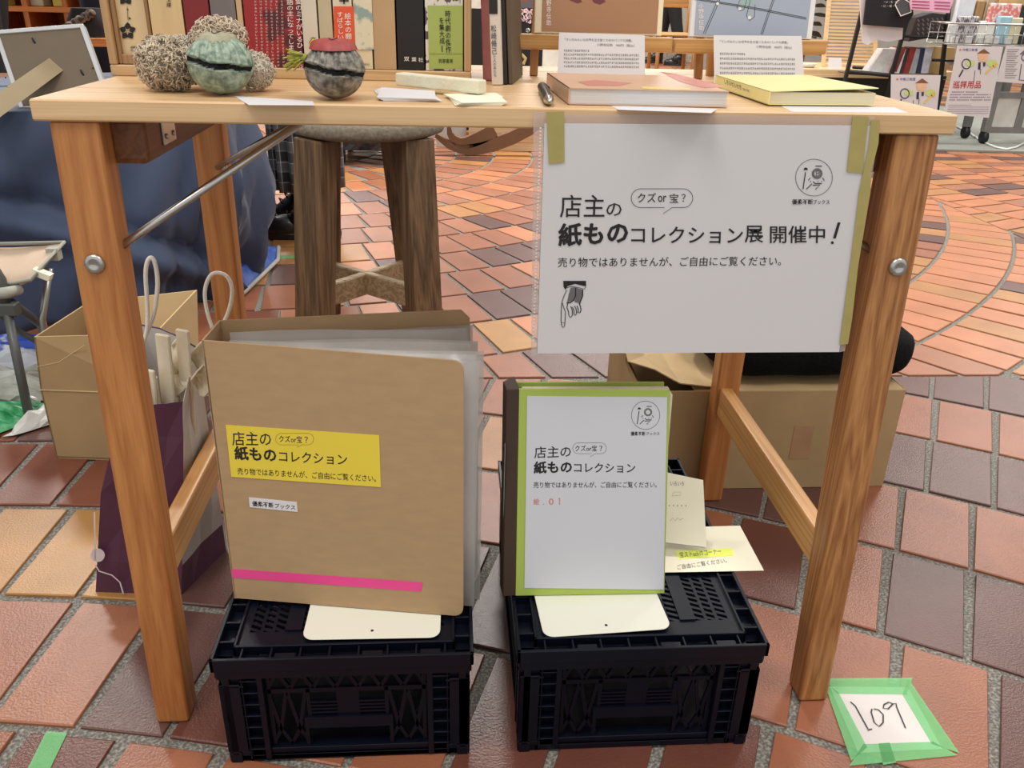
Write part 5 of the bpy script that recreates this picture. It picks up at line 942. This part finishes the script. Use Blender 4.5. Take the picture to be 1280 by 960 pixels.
for k, (px, col, nm) in enumerate(((2, (226, 212, 110), 'yellow'), (45, (214, 204, 176), 'cream'), (70, (226, 206, 90), 'bright yellow'), (76, (224, 218, 200), 'off white'))):
    q = wY(px, 8, ysh+.03); m = MB(); m.box((q.x-.035, ysh+.02+.03*k, zs), (q.x+.03, ysh+.12+.03*k, zs+.05+.01*k)); tag(m.build('small_box', mat('goods_'+nm.replace(' ', '_'), col, .5), org=(q.x, ysh+.05, zs), bevel=.004), 'small %s packet on the orange wooden shelf' % nm, 'packet', 'packets on the orange shelf')
stand = wY(110, 46, 3.1); bh = stand.z
tbl = thing('side_bench', (-1.52, 3.1, 0), 'low orange wooden bench carrying a black bag at the far left', 'bench')
m = MB(); m.box((-1.75, 2.98, bh-.03), (-1.28, 3.24, bh)); m.build('bench_top', M_ORG, tbl)
for x, y in ((-1.73, 3.0), (-1.30, 3.0), (-1.73, 3.22), (-1.30, 3.22)): m = MB(); m.box((x-.018, y-.018, 0), (x+.018, y+.018, bh-.03)); m.build('leg', M_ORGV, tbl)
bgb.location = (-1.5, 3.09, bh); bgb['_o'] = (-1.5, 3.09, bh)
q = wY(112, 45, 3.09); m = MB(); P = []
for i in range(9):
    f = i/8; P.append([V((q.x+(.085-.03*f**3)*math.cos(a)*(1+.05*math.sin(3*a+i)), 3.10+.06*math.sin(a), bh+.11*f)) for a in [2*math.pi*k/24 for k in range(25)]])
m.grid(P); m.add(P[-1][:-1], [list(range(24))]); m.add(P[0][:-1], [list(range(24))]); m.build('bag_body', M_BLK, bgb)
m = MB(); q2 = wY(97, 30, 3.03); 
for k in range(7): m.ell(V((q.x-.09+.022*k, 3.03+.004*(k % 2), bh+.02+.012*k)), (.022, .014, .017), 10, 6)
m.build('patterned_scarf', mat('scarf_pattern', (116, 100, 84), .9, rgb2=(52, 44, 44), scale=60, sharp=(.48, .54)), bgb)
# ---------------------------------------------------------------- things on the floor behind the stool
ct_ = thing('storage_cart', (-.30, 3.6, 0), 'low black storage cart on casters with a plastic covered top behind the stool', 'cart')
c0, c1 = wY(415, 200, 3.45), wY(532, 200, 3.45); m = MB(); m.box((c0.x, 3.45, .06), (c1.x, 3.85, .30)); m.build('body', mat('black_gloss', (14, 14, 16), .3), ct_, bevel=.01)
m = MB(); m.box((c0.x+.30, 3.44, .20), (c1.x, 3.449, .21)); m.build('chrome_strip', M_STEEL, ct_)
m = MB(); q = wY(537, 170, 3.42); m.tube([V((q.x, 3.47, .14)), V((q.x, 3.47, .34))], .012, 10); m.build('post', M_STEEL, ct_)
for x in (c0.x+.05, q.x): m = MB(); m.tube([V((x-.014, 3.44, .045)), V((x+.014, 3.44, .045))], .042, 18); m.build('caster', M_BLACKD, ct_)
for x in (c0.x+.05, c1.x-.05): m = MB(); m.tube([V((x-.012, 3.80, .04)), V((x+.012, 3.80, .04))], .04, 18); m.build('caster', M_BLACKD, ct_)
pts = [(-.42, 3.40, 0), (-.22, 3.40, 0), (-.20, 3.44, 0), (-.42, 3.44, 0)]
m = MB(); P = [[V((wY(428+70*i/8, 190, 3.42).x, 3.415-.012*abs(math.sin(i*1.9+j)), .07+.17*j/6)) for i in range(9)] for j in range(7)]; m.grid(P, sm=False); pbb = m.build('plastic_bag', mat('black_plastic_film', (26, 26, 30), .15, rgb2=(60, 60, 64), scale=30), org=(P[0][4].x, 3.43, .07), solid=.001); pbb.parent = None; tag(pbb, 'shiny black plastic bag hung on the front of the storage cart', 'bag')
wb = thing('white_panel_display', (.05, 4.0, 0), 'low white display panel on the floor beyond the stool', 'display')
a, b = wY(545, 186, 3.95), wY(583, 187, 3.95); m = MB(); m.box((a.x, 3.95, 0), (b.x, 4.0, .32)); m.build('panel', M_WPL, wb, bevel=.003)
wp = thing('wooden_platform', (.45, 4.1, 0), 'pale wooden display platform with a plank front beyond the stool', 'platform')
a, b = wY(586, 189, 3.85), wY(760, 193, 3.85); 
for k in range(3): m = MB(); m.box((a.x, 3.85, .045*k+.001), (b.x, 3.87, .045*(k+1))); m.build('plank', wood('pale_plank', (222, 192, 148), (242, 218, 178), 0), wp, bevel=.002)
m = MB(); m.box((a.x, 3.87, .12), (b.x, 4.5, .137)); m.build('top', MATS['pale_plank'], wp)
bw = thing('bentwood_rocker', (.1, 3.3, 0), 'brown bentwood runner curving over the floor beyond the stool', 'chair'); ybw = 3.72
for nm, L_ in (('runner', [(545, 169), (553, 175), (562, 181), (575, 185.5), (588, 186.5), (603, 184.5), (620, 179.5), (640, 172), (660, 162), (690, 140)]), ('hook', [(561, 158), (562, 166), (566, 173), (574, 178), (582, 178.5), (590, 176), (604, 170), (618, 162)])):
    m = MB(); Q = [wY(x_, y_, ybw) for x_, y_ in L_]; n_ = len(Q)
    P = []
    for i, q in enumerate(Q):
        d = (Q[min(i+1, n_-1)]-Q[max(i-1, 0)]).normalized(); u = V((-d.z, 0, d.x)); wdt = (.009, .013, .018, .022, .026, .028, .030, .030, .028, .026)[min(i, 9)]*1.1
        P.append([q-u*wdt+V((0, -.02, 0)), q+u*wdt+V((0, -.02, 0)), q+u*wdt+V((0, .02, 0)), q-u*wdt+V((0, .02, 0)), q-u*wdt+V((0, -.02, 0))])
    m.grid(P, sm=False); m.build(nm, mat('bentwood', (120, 88, 62), .45, var=.08), bw)
# ---------------------------------------------------------------- far middle
M_STONE = mat('rough_stone', (150, 144, 130), .9, rgb2=(196, 190, 176), scale=30, bump=.5, bscale=60)
ks = wZ(870, 84); m = MB(); m.box((.9, 10.7, .001), (6.5, 10.95, .12)); tag(m.build('stone_kerb', M_STONE, org=(3, 10.7, 0)), 'low rough stone kerb far behind the easels', 'kerb')
# blossom patterned black cloth display
bl = thing('patterned_display', (.75, 4.6, 0), 'black display cloth with pink and white blossoms between the books and the left easel', 'display')
a, b = wY(634, 40, 4.6), wY(672, 40, 4.6); z0, z1 = wY(650, 74, 4.6).z, wY(650, 12, 4.6).z
m = MB(); m.box((a.x-.35, 4.6, 0), (b.x+.3, 4.63, z1)); pnl = m.build('panel', mat('black_cloth', (20, 18, 20), .9), bl)
bpl = Plane((0, 4.599, 0), (0, -1, 0)); rr = random.Random(4)
for col, nm in (((226, 190, 196), 'pink_blossom'), ((226, 222, 216), 'white_blossom')):
    p = Print(bpl, .001)
    for k in range(26):
        x, y, r = (rr.uniform(648, 668), rr.uniform(12, 28), rr.uniform(1, 2)) if nm[0] == 'p' else (rr.uniform(630, 676), rr.uniform(13, 44), rr.uniform(.8, 1.8))
        for j in range(5): p.disc((x+r*math.cos(1.256*j), y+r*math.sin(1.256*j)), r*.75, 8)
    p.build(nm, mat(nm+'_ink', col, .7), pnl)
m = MB(); m.box((a.x-.1, 4.60, z1), (b.x+.3, 4.8, z1+.10)); tag(m.build('brown_box', mat('brown_carton', (128, 68, 34), .6, rgb2=(84, 80, 84), scale=12, sharp=(.48, .5)), org=(a.x, 4.6, z1), bevel=.01), 'brown and grey box standing on the blossom patterned display', 'box')
m = MB(); Q = [wY(x_, y_, .43) for x_, y_ in ((651, 60), (645, 66), (652, 68), (657, 73), (655, 79), (648, 78), (647, 71))]; P = []
m.tube(Q, .0022, 8); o = tag(m.build('ribbon_curl', mat('cream_ribbon', (228, 214, 150), .4), org=Q[4]), 'curled cream ribbon at the back edge of the table beside the left easel', 'ribbon')
a = wY(691, 79, 4.4); m = MB(); m.box((a.x-.06, 4.4, 0), (a.x+.05, 4.42, wY(691, 62, 4.4).z)); tag(m.build('small_sign_board', M_WPL, org=(a.x, 4.4, 0)), 'small white board behind the left easel leg', 'board')
ch2 = thing('wooden_chair', (wY(850, 40, 7.5).x, 7.5, 0), 'pale wooden chair far behind the two easels', 'chair'); cx = wY(846, 40, 7.5).x
for x in (cx-.17, cx+.17):
    for y in (7.45, 7.8): m = MB(); m.tube([V((x, y, 0)), V((x, y, .44 if y < 7.6 else .85))], .018, 8); m.build('leg', M_EASV, ch2)
m = MB(); m.box((cx-.2, 7.43, .44), (cx+.2, 7.83, .465)); m.build('seat', M_EAS, ch2, bevel=.01); m = MB(); m.box((cx-.19, 7.79, .68), (cx+.19, 7.81, .84)); m.build('backrest', M_EAS, ch2, bevel=.01)
# ---------------------------------------------------------------- right background stall
M_CARP = mat('grey_carpet', (140, 142, 134), .95, var=.12, scale=200, bump=.4, bscale=300)
cpt = MB(); a, b = wZ(1130, 187.5), wZ(1290, 190.5); cpt.prism([V((a.x-.5, a.y+.02, .0005)), V((b.x+2.5, b.y-.25, .0005)), V((b.x+2.5, 6.2, .0005)), V((a.x-.5, 6.2, .0005))], V((0, 0, .012)))
tag(cpt.build('carpet', M_CARP, org=(3, 5, 0)), 'grey carpet under the goods stall at the upper right', 'carpet')
yS = 4.75; M_PALE = wood('pale_stall_wood', (206, 170, 122), (236, 208, 164), 0)
ss = thing('stall_shelf', (2.7, 5.0, 0), 'pale wooden stall shelf with a dark base under the goods', 'shelf'); a, b = wY(985, 88, yS), wY(1192, 97, yS)
zsh = .385; m = MB(); m.box((a.x, yS, zsh-.05), (b.x, yS+.6, zsh)); m.build('top_board', M_PALE, ss, bevel=.003); m = MB(); m.box((a.x+.05, yS+.05, .013), (b.x-.02, yS+.55, zsh-.05)); m.build('dark_base', mat('dark_base', (50, 46, 42), .7), ss)
# slatted panel leaning on the shelf
sp = thing('slatted_panel', (2.3, 5.0, zsh), 'pale slatted wooden panel leaning upright on the stall shelf', 'panel'); ysp = 4.95
def sq(px, py): return wY(px, py, ysp)
bl_, br_, tl_, tr_ = V((sq(1029, 82).x, ysp, zsh)), V((sq(1092, 86).x, ysp, zsh)), V((sq(1041, 0).x, ysp+.10, 1.0)), V((sq(1100, 0).x, ysp+.10, 1.0))
for a, b in ((bl_, tl_), (br_, tr_)): m = MB(); m.bar(a, b, .022, .02, up=(0, 1, 0)); m.build('side_frame', M_PALE, sp)
mS = None
for k in range(30):
    f = (k+.5)/30; a, b = bl_.lerp(tl_, f), br_.lerp(tr_, f); m = MB(); m.bar(a, b, .006, .0125, up=(0, 0, 1)); m.build('slat', M_PALE, sp)
# black metal rack
M_RACK = mat('black_rack', (22, 20, 20), .5); rk = thing('metal_rack', (2.6, 4.7, 0), 'black metal rack with slanted legs holding bags and leaflets', 'rack'); yr = 4.55
def rl(pts, r=.011, nm='bar'): m = MB(); m.tube([wY(x_, y_, y_2) for x_, y_, y_2 in pts], r, 8); return m.build(nm, M_RACK, rk)
for (x0_, y0_, x1_, y1_) in ((1088, -30, 1055, 106), (1146, -20, 1105, 128), (1189, -12, 1172, 130)):
    a, b = wY(x0_, y0_, yr), wY(x1_, y1_, yr); d = (b-a); b2 = a+d*((a.z-.013)/(a.z-b.z)); m = MB(); m.bar(b2, a+(a-b)*.3, .020, .020, up=(0, 1, 0)); m.build('leg', M_RACK, rk)
rl([(1060, 89, yr), (1110, 94, yr), (1182, 97, yr)], .012, 'shelf_bar'); rl([(1066, 84, yr+.17), (1182, 92, yr+.17)], .010, 'shelf_bar'); rl([(1128, 45, yr), (1186, 48, yr)], .008, 'shelf_bar'); rl([(1165, 75, yr), (1196, 76, yr)], .008, 'shelf_bar')
m = MB(); q0, q1 = wY(1062, 92, yr), wY(1180, 97, yr); m.hexa([q0+V((0, 0, -.006)), q1+V((0, 0, -.006)), q1+V((0, .17, -.006)), q0+V((0, .17, -.006)), q0, q1, q1+V((0, .17, 0)), q0+V((0, .17, 0))]); m.build('shelf', mat('brown_rack_shelf', (92, 72, 58), .7), rk)
# leaflets and booklets standing on the rack shelf
spec = [(1082, 1106, (206, 204, 200), 14, 'white booklet with grey print, leftmost on the black rack shelf'), (1102, 1110, (226, 206, 204), 10, 'pale pink booklet second from the left on the black rack shelf'), (1108, 1118, (128, 44, 40), 8, 'dark red booklet third from the left on the black rack shelf'), (1115, 1122, (220, 218, 214), 6, 'thin white booklet with black marks on the black rack shelf'), (1121, 1127, (60, 34, 34), 5, 'dark brown booklet in the middle of the black rack shelf'), (1126, 1134, (150, 46, 40), 5, 'red string tied booklet on the black rack shelf'), (1133, 1142, (170, 172, 176), 3, 'grey leaflet in a clear sleeve on the black rack shelf'), (1142, 1148, (44, 48, 78), 2, 'navy booklet on the black rack shelf'), (1148, 1158, (206, 206, 216), 2, 'white leaflet, rightmost on the black rack shelf')]
for k, (xa, xb, col, ln, lb) in enumerate(spec):
    a, b = wY(xa, 91, yr-.0+.06), wY(xb, 91, yr+.06); zb_ = wY((xa+xb)/2, 93, yr).z+.004; hgt = .14+.005*(k % 3); lx = ln*.006; m = MB(); yb = yr+.03
    m.hexa([V((a.x, yb, zb_)), V((b.x-.004, yb, zb_)), V((b.x-.004, yb+.10, zb_)), V((a.x, yb+.10, zb_)), V((a.x+lx, yb+.03, zb_+hgt)), V((b.x-.004+lx, yb+.03, zb_+hgt)), V((b.x-.004+lx, yb+.11, zb_+hgt)), V((a.x+lx, yb+.11, zb_+hgt))])
    tag(m.build('leaflet', mat('leaflet_%d%d%d' % col, col, .5, var=.12, scale=60), org=(a.x, yb, zb_)), lb, 'leaflet', 'leaflets on the black rack')
def hang(nm, pts, col, label, cat, y, th=.01, deco=None, **k):
    m = MB(); P = [wY(x_, y_, y) for x_, y_ in pts]; m.prism(P, V((0, th, 0))); c = sum(P, V())/len(P); o = tag(m.build(nm, mat(nm+'_%d' % col[0], col, k.get('rough', .8), var=.05, scale=8, bump=.2, bscale=20), org=c, bevel=.002), label, cat)
    if deco: deco(o, Plane((0, y-.001, 0), (0, -1, 0)))
    return o
def d_tote(o, pl): p = Print(pl, .002); p.text('・い・ろ・は', (1105, 4), (1122, 4), (1105, 1)).text('・に・ほ・へ', (1102, 9), (1122, 9), (1102, 6)); p.build('lettering', I_WH, o)
hang('white_cloth', [(1078, 54), (1084, 57), (1096, 50), (1110, 53), (1128, 49), (1130, 20), (1100, -10), (1074, -8)], (216, 208, 206), 'white cloth bag hanging behind the black tote on the rack', 'bag', yr-.03)
hang('black_tote', [(1080, 31), (1132, 35), (1142, 18), (1140, -20), (1086, -20)], (24, 22, 24), 'black tote bag with small white dots hanging on the rack', 'bag', yr-.06, .02, d_tote)
hang('grey_tag', [(1119, 6), (1122, 12), (1126, 20), (1139, 15), (1137, 3), (1128, -2)], (76, 76, 80), 'dark grey house shaped tag with a white outline hanging on the rack', 'tag', yr-.09, .004, lambda o, pl: Print(pl, .001).line([(1119, 6), (1126, 20), (1139, 15), (1137, 3), (1128, -3), (1121, 2)], .006, True).build('outline', I_WH, o))
def d_pink(o, pl):
    p = Print(pl, .001)
    for y in (2, 6, 10): p.line([(1140, y-.5), (1162, y+.5)], .006).line([(1168, y+.5), (1188, y+1.5)], .006)
    p.build('lettering', mat('magenta_ink', (170, 70, 110), .6), o)
hang('pink_paper', [(1138, 12), (1187, 16.5), (1195, -10), (1136, -14)], (228, 176, 200), 'pink notice paper at the top of the black rack', 'paper', yr-.10, .002, d_pink)
bk3 = hang('woven_basket', [(1136, 52), (1182, 44), (1184, 18), (1166, 16), (1146, 22)], (56, 50, 50), 'dark woven basket on the right side of the black rack', 'basket', yr+.02, .12)
p = Print(Plane((0, yr+.019, 0), (0, -1, 0)), .001)
for i in range(6):
    for j in range(4): x = 1147+i*6; y = 24+j*5.5-i*.4; p.line([(x, y), (x+2, y+3.2)], .008)
p.build('weave', mat('weave_light', (110, 102, 98), .7), bk3)
for k, (pts, lb) in enumerate((([(1164, 74), (1192, 76), (1195, 60), (1168, 58)], 'tan round edged pack on the upper rack bar at the right'), ([(1160, 92), (1182, 94), (1186, 79), (1162, 77)], 'tan pack below the other one at the right of the rack'))): hang('tan_pack', pts, (204, 168, 112), lb, 'pack', yr+.10, .1)
cdS = thing('price_card', wY(1043, 92, yS+.05), 'small white price card standing on the stall shelf', 'card'); a = wY(1034, 90, yS+.03); a.z = zsh; m = MB(); dx = wY(1052, 90, yS+.03).x-a.x; m.prism([a, a+V((dx, 0, 0)), a+V((dx*.9, .02, .065)), a+V((dx*.05, .02, .065))], V((0, .003, 0))); m.build('card', M_PAPER, cdS)
m = MB(); m.lathe([(.02, 0), (.035, .002), (.055, .025), (.052, .026)], wY(1010, 84, yS+.1).xy.to_3d()+V((0, 0, zsh)), 20); tag(m.build('white_dish', M_WPL, org=V((wY(1010, 84, yS+.1).x, yS+.1, zsh))), 'small white dish on the stall shelf left of the slatted panel', 'dish')
# posters
def figure(pr_mats, pl, s, ox, oy, par):
    def A(x, y): return (ox+(x-1223)*s, oy+(y-90)*s)
    def D(nm, col, f): p = Print(pl, .0012); f(p); p.build(nm, mat('print_'+nm, col, .6, var=.01), par)
    D('green_patch', (196, 214, 140), lambda p: (p.disc(A(1213, 79), 6*s, ry=4*s), p.disc(A(1240, 79), 7*s, ry=4.5*s)))
    p = Print(pl, .0016); p.poly([A(1221, 67), A(1230, 61), A(1238, 67)]); p.build('brown_hat', mat('print_hat', (132, 88, 60), .6), par)
    p = Print(pl, .0014); p.disc(A(1229, 71), 6.4*s, ry=6.5*s); p.build('face', mat('print_face', (228, 186, 150), .6), par)
    p = Print(pl, .0016); p.poly([A(1223, 78), A(1226, 78), A(1225.5, 87), A(1222.5, 87)]).poly([A(1229, 78), A(1232, 78), A(1231.5, 83), A(1229, 83)]).line([A(1219, 88), A(1217, 104)], .003).circ(A(1208, 80), 5.4*s, .006, 20, 6*s).line([A(1204, 87), A(1199, 96)], .009).line([A(1226, 86), A(1225.5, 93)], .003); p.build('dark_shapes', mat('print_dark', (52, 48, 66), .6), par)
    p = Print(pl, .0016); p.line([A(1232, 92), A(1242, 82)], .012).disc(A(1243.5, 81), 3*s, 10); p.build('yellow_wrench', mat('print_yellow', (224, 196, 96), .6), par)
def poster(pts, y, label, deco):
    P = [wY(a, b, y) for a, b in pts]; c = sum(P, V())/4; t = thing('poster', c, label, 'poster', 'posters on the stall'); m = MB(); m.prism(P, V((0, .002, 0))); sh_ = m.build('sheet', M_PAPER, t); deco(sh_, Plane((0, y-.0005, 0), (0, -1, 0))); return t
def dA(o, pl):
    figure(None, pl, 1., 1223, 90, o)
    p = Print(pl, .001); p.text('中根三枚堂', (1203.5, 64), (1222, 64), (1203.5, 60.5), .01); p.build('blue_lettering', mat('blue_ink', (52, 74, 150), .6), o)
    p = Print(pl, .001); p.disc((1200.5, 62.3), 1.4, 10); p.build('orange_dot', mat('orange_ink', (220, 130, 60), .6), o)
    p = Print(pl, .001); p.text('巡拝用品', (1190.5, 110.5), (1225.5, 110.5), (1192, 101), .02); p.build('red_lettering', mat('red_title_ink', (184, 44, 46), .6), o)
    p = Print(pl, .001)
    for k in range(4):
        x = 1189; n = 34
        for j in range(n): xx = 1188.5-k*.6+j*1.55; (p.line([(xx, 115+k*3.3), (xx+.9, 115+k*3.3)], .006) if (j*7+k*3) % 11 and xx < (1224 if k == 0 else 1238) else None)
    for k in range(5): p.line([(1185.5-k*.5, 131.3+k*2.6), ((1214 if k == 0 else 1237-k*.4), 131.3+k*2.6)], .002)
    p.build('small_print', mat('mauve_ink', (120, 96, 130), .6), o)
poster([(1180, 142), (1236, 147.5), (1254, 58.5), (1197, 57)], 4.18, 'large white poster with a hatted figure and red vertical title on the stall cart', dA)
def dB(o, pl):
    figure(None, pl, 1., 1146, 127, o); p = Print(pl, .001); p.text('中根三枚堂', (1125, 100.8), (1144.5, 100.8), (1125, 97), .01); p.build('blue_lettering', MATS['blue_ink'], o); p = Print(pl, .001); p.disc((1121.8, 99), 1.4, 10); p.build('orange_dot', MATS['orange_ink'], o)
poster([(1112, 190), (1166, 190), (1176, 94), (1114, 93)], 4.22, 'white poster with a hatted figure partly hidden behind the table top', dB)
def dC(o, pl):
    p = Print(pl, .001)
    for k in range(14): p.line([(1259-k*.25, 62+k*2.7), (1274-(k % 3)*2-k*.25, 62+k*2.7)], .003)
    p.circ((1281, 72), 4, .006, 14).line([(1277, 80), (1274, 100), (1286, 101)], .006).poly([(1274, 68), (1281, 62), (1290, 68)]); p.build('small_print', INKG, o)
poster([(1245, 102), (1300, 106), (1306, 60), (1258, 57)], 4.20, 'pinkish white poster cut by the right edge of the photo', dC)
# steel cart with wire basket
M_CHR = mat('grey_steel', (140, 142, 140), .35, .6); yC = 4.26; sc2 = thing('wheeled_cart', (3.3, 4.5, 0), 'grey steel cart with white panels on casters at the right', 'cart')
def cb_(pts, w_=.022, nm='rail', mt=M_CHR):
    m = MB(); a, b = wY(pts[0], pts[1], yC), wY(pts[2], pts[3], yC); m.bar(a, b, w_, w_, up=(0, 1, 0)); return m.build(nm, mt, sc2)
xp = [wY(1240, 140, yC).x, wY(1278, 140, yC).x, wY(1330, 140, yC).x]; zl_, zt_ = wY(1240, 165, yC).z, wY(1230, 56, 4.30).z-.006
for x in xp:
    m = MB(); m.box((x-.020, yC, zl_), (x+.020, yC+.04, zt_)); m.build('post', M_CHR, sc2); m = MB(); m.box((x-.02, yC+.20, zl_), (x+.02, yC+.24, zt_)); m.build('post', M_CHR, sc2)
for z in (zl_+.01, wY(1260, 119, yC).z): m = MB(); m.box((xp[0], yC-.002, z-.016), (xp[2], yC+.038, z+.016)); m.build('rail', M_CHR, sc2)
for i in range(2): m = MB(); m.box((xp[i]+.022, yC+.012, zl_+.028), (xp[i+1]-.022, yC+.022, wY(1260, 119, yC).z-.018)); m.build('white_panel', M_WPL, sc2)
for x, y in ((xp[0], yC+.02), (xp[2], yC+.02), (xp[0], yC+.22), (xp[2], yC+.22)):
    m = MB(); m.tube([V((x-.012, y, .050)), V((x+.012, y, .050))], .036, 18); m.box((x-.016, y-.02, .055), (x-.012, y+.02, zl_+.002)); m.box((x+.012, y-.02, .055), (x+.016, y+.02, zl_+.002)); m.build('caster', M_BLACKD, sc2)
# wire basket
wbk = thing('wire_basket', (3.1, 4.4, .5), 'chrome wire basket full of small goods on top of the cart', 'basket'); yW = 4.30
z1, z0 = wY(1230, 30, yW).z, wY(1230, 56, yW).z; xa, xb = wY(1184, 40, yW).x, wY(1340, 40, yW).x
for y in (yW, yW+.20):
    for z in (z0, (z0+z1)/2, z1): m = MB(); m.tube([V((xa, y, z)), V((xb, y, z))], .006 if z == z1 else .003, 6); m.build('wire', M_STEEL, wbk)
for k in range(14): x = xa+(xb-xa)*k/13; m = MB(); m.tube([V((x, yW, z1)), V((x, yW, z0)), V((x, yW+.20, z0)), V((x, yW+.20, z1))], .0025, 5); m.build('wire', M_STEEL, wbk)
for x in (xa, xb): m = MB(); m.tube([V((x, yW, z1)), V((x, yW+.20, z1))], .006, 6); m.build('wire', M_STEEL, wbk)
goods = [(1187, 1196, 30, (206, 210, 212), 'white packet at the left end of the wire basket'), (1196, 1221, 20, (186, 182, 186), 'striped grey and white packet in the wire basket'), (1190, 1212, -4, (216, 220, 226), 'large clear wrapped packet at the back of the wire basket'), (1222, 1232, 26, (222, 222, 214), 'white packet with green marks in the wire basket'), (1232, 1270, 4, (212, 122, 116), 'pink floral pouch in the wire basket'), (1232, 1243, 28, (226, 226, 218), 'small white packet below the pink pouch'), (1246, 1262, 20, (156, 196, 210), 'pale blue packet in the wire basket'), (1261, 1276, 22, (206, 200, 168), 'cream packet near the right end of the wire basket'), (1270, 1296, 6, (40, 48, 48), 'dark pack cut by the right edge in the wire basket'), (1214, 1224, 0, (158, 128, 84), 'brown wooden stick bundle at the back of the wire basket'), (1225, 1236, -6, (170, 160, 130), 'olive beige packet at the back of the wire basket'), (1240, 1276, -12, (196, 164, 110), 'kraft coloured box at the top back of the wire basket')]
for k, (x0_, x1_, yt_, col, lb) in enumerate(goods):
    yy = yW+.03+(.0 if yt_ > 15 else .05 if yt_ > 3 else .10); a, b = wY(x0_, 40, yy), wY(x1_, 40, yy); zt2 = wY((x0_+x1_)/2, yt_, yy).z; m = MB(); m.box((a.x, yy, z0+.004), (b.x, yy+.04, max(zt2, z0+.05)))
    kw = {'rgb2': (232, 214, 206), 'scale': 40, 'sharp': (.48, .56)} if 'floral' in lb else ({'rgb2': (90, 84, 92), 'scale': 30, 'sharp': (.49, .53), 'stretch': (4, 1, 1)} if 'striped' in lb else {})
    tag(m.build('goods_packet', mat('packet_%d' % k, col, .4, **kw), org=(a.x, yy, z0), bevel=.006), lb, 'packet', 'goods in the wire basket')
# low white packs in front row
for k in range(5): a = wY(1188+17*k, 50, yW+.02); m = MB(); m.box((a.x, yW+.008, z0+.004), (a.x+.045, yW+.026, z0+.040+.006*(k % 2))); tag(m.build('goods_packet', M_PAPER if k % 2 else M_WPL, org=(a.x, yW, z0), bevel=.004), 'small white sachet, %s from the left in the front row of the wire basket' % ['first', 'second', 'third', 'fourth', 'fifth'][k], 'packet', 'white sachets in the wire basket')
# power cord
Q = [wZ(1196, 158, .0192), wZ(1212, 166, .0192), wZ(1228, 177, .0192), wZ(1245, 184, .0192), wZ(1258, 186.5, .0192), wZ(1270, 184, .0192), wZ(1290, 174, .0192)]; m = MB(); m.tube(Q, .006, 8); tag(m.build('power_cord', mat('white_cord_plastic', (226, 226, 222), .4), org=Q[2]), 'white power cord lying on the grey carpet by the caster', 'cord')
# potted plant and grey partition
m = MB(); a, b = wY(985, 60, 6.9), wY(1042, 60, 6.9); m.box((a.x-.8, 6.9, 0), (b.x+.3, 6.96, 1.8)); tag(m.build('grey_partition', mat('grey_partition', (150, 144, 138), .8), org=(a.x, 6.9, 0)), 'grey partition board behind the plant', 'partition')
pl_ = thing('potted_plant', (wY(1016, 20, 6.4).x, 6.4, 0), 'potted plant with large dark green leaves left of the slatted panel', 'plant'); px_ = wY(1012, 20, 6.4).x
m = MB(); m.lathe([(.10, 0.0), (.13, .02), (.16, .28), (.15, .28), (.13, .26)], (px_, 6.4, 0), 24); m.build('pot', M_WPL, pl_); m = MB(); m.tube([V((px_, 6.4, .26)), V((px_+.01, 6.4, 1.1))], .012, 8); m.build('stem', M_DARKW, pl_)
M_LEAF = mat('dark_leaf', (42, 52, 34), .4, var=.2)
rr = random.Random(6)
for k in range(22):
    z = .42+.7*k/22; a = rr.uniform(0, 6.28) if k % 2 else rr.uniform(-.5, .5); ln = rr.uniform(.10, .17); d = V((math.cos(a), math.sin(a)*.6, rr.uniform(-.5, .2))).normalized(); sdv = d.cross(V((0, .4, 1))).normalized(); o0 = V((px_+.01, 6.4, z)); m = MB(); P = [[o0+d*ln*f+sdv*w_*math.sin(math.pi*min(1, f*.95+.05))*.042+V((0, 0, -.03*f*f)) for w_ in (-1, 0, 1)] for f in (0, .2, .4, .6, .8, 1)]; m.grid(P); m.build('leaf', M_LEAF, pl_)
# ---------------------------------------------------------------- walls of the hall
M_WALL = mat('hall_wall', (206, 200, 188), .8, var=.03)
for nm, a, b in (('wall_back', (-7, 13.0, -.02), (8, 13.2, 3.6)), ('wall_left', (-7.2, -3, -.02), (-7, 13.2, 3.6)), ('wall_right', (8, -3, -.02), (8.2, 13.2, 3.6))):
    m = MB(); m.box(a, b); tag(m.build(nm, M_WALL), kind='structure')
for k, (x, w_, h_, col, lb) in enumerate(((-4.6, 1.6, 1.1, (176, 110, 58), 'far orange wooden counter at the back left'), (-1.6, 1.2, .9, (150, 120, 92), 'far brown counter behind the book box'), (.6, 1.3, 1.0, (196, 190, 180), 'far white counter behind the easels'), (4.2, 1.5, 1.0, (128, 106, 86), 'far brown counter behind the stone kerb'))):
    t = thing('far_counter', (x, 11.6, 0), lb, 'counter'); m = MB(); m.box((x-w_/2, 11.3, 0), (x+w_/2, 11.9, h_-.04)); m.build('body', mat('counter_%d' % k, col, .6, var=.1), t); m = MB(); m.box((x-w_/2-.03, 11.25, h_-.04), (x+w_/2+.03, 11.95, h_)); m.build('counter_top', M_PALE, t)
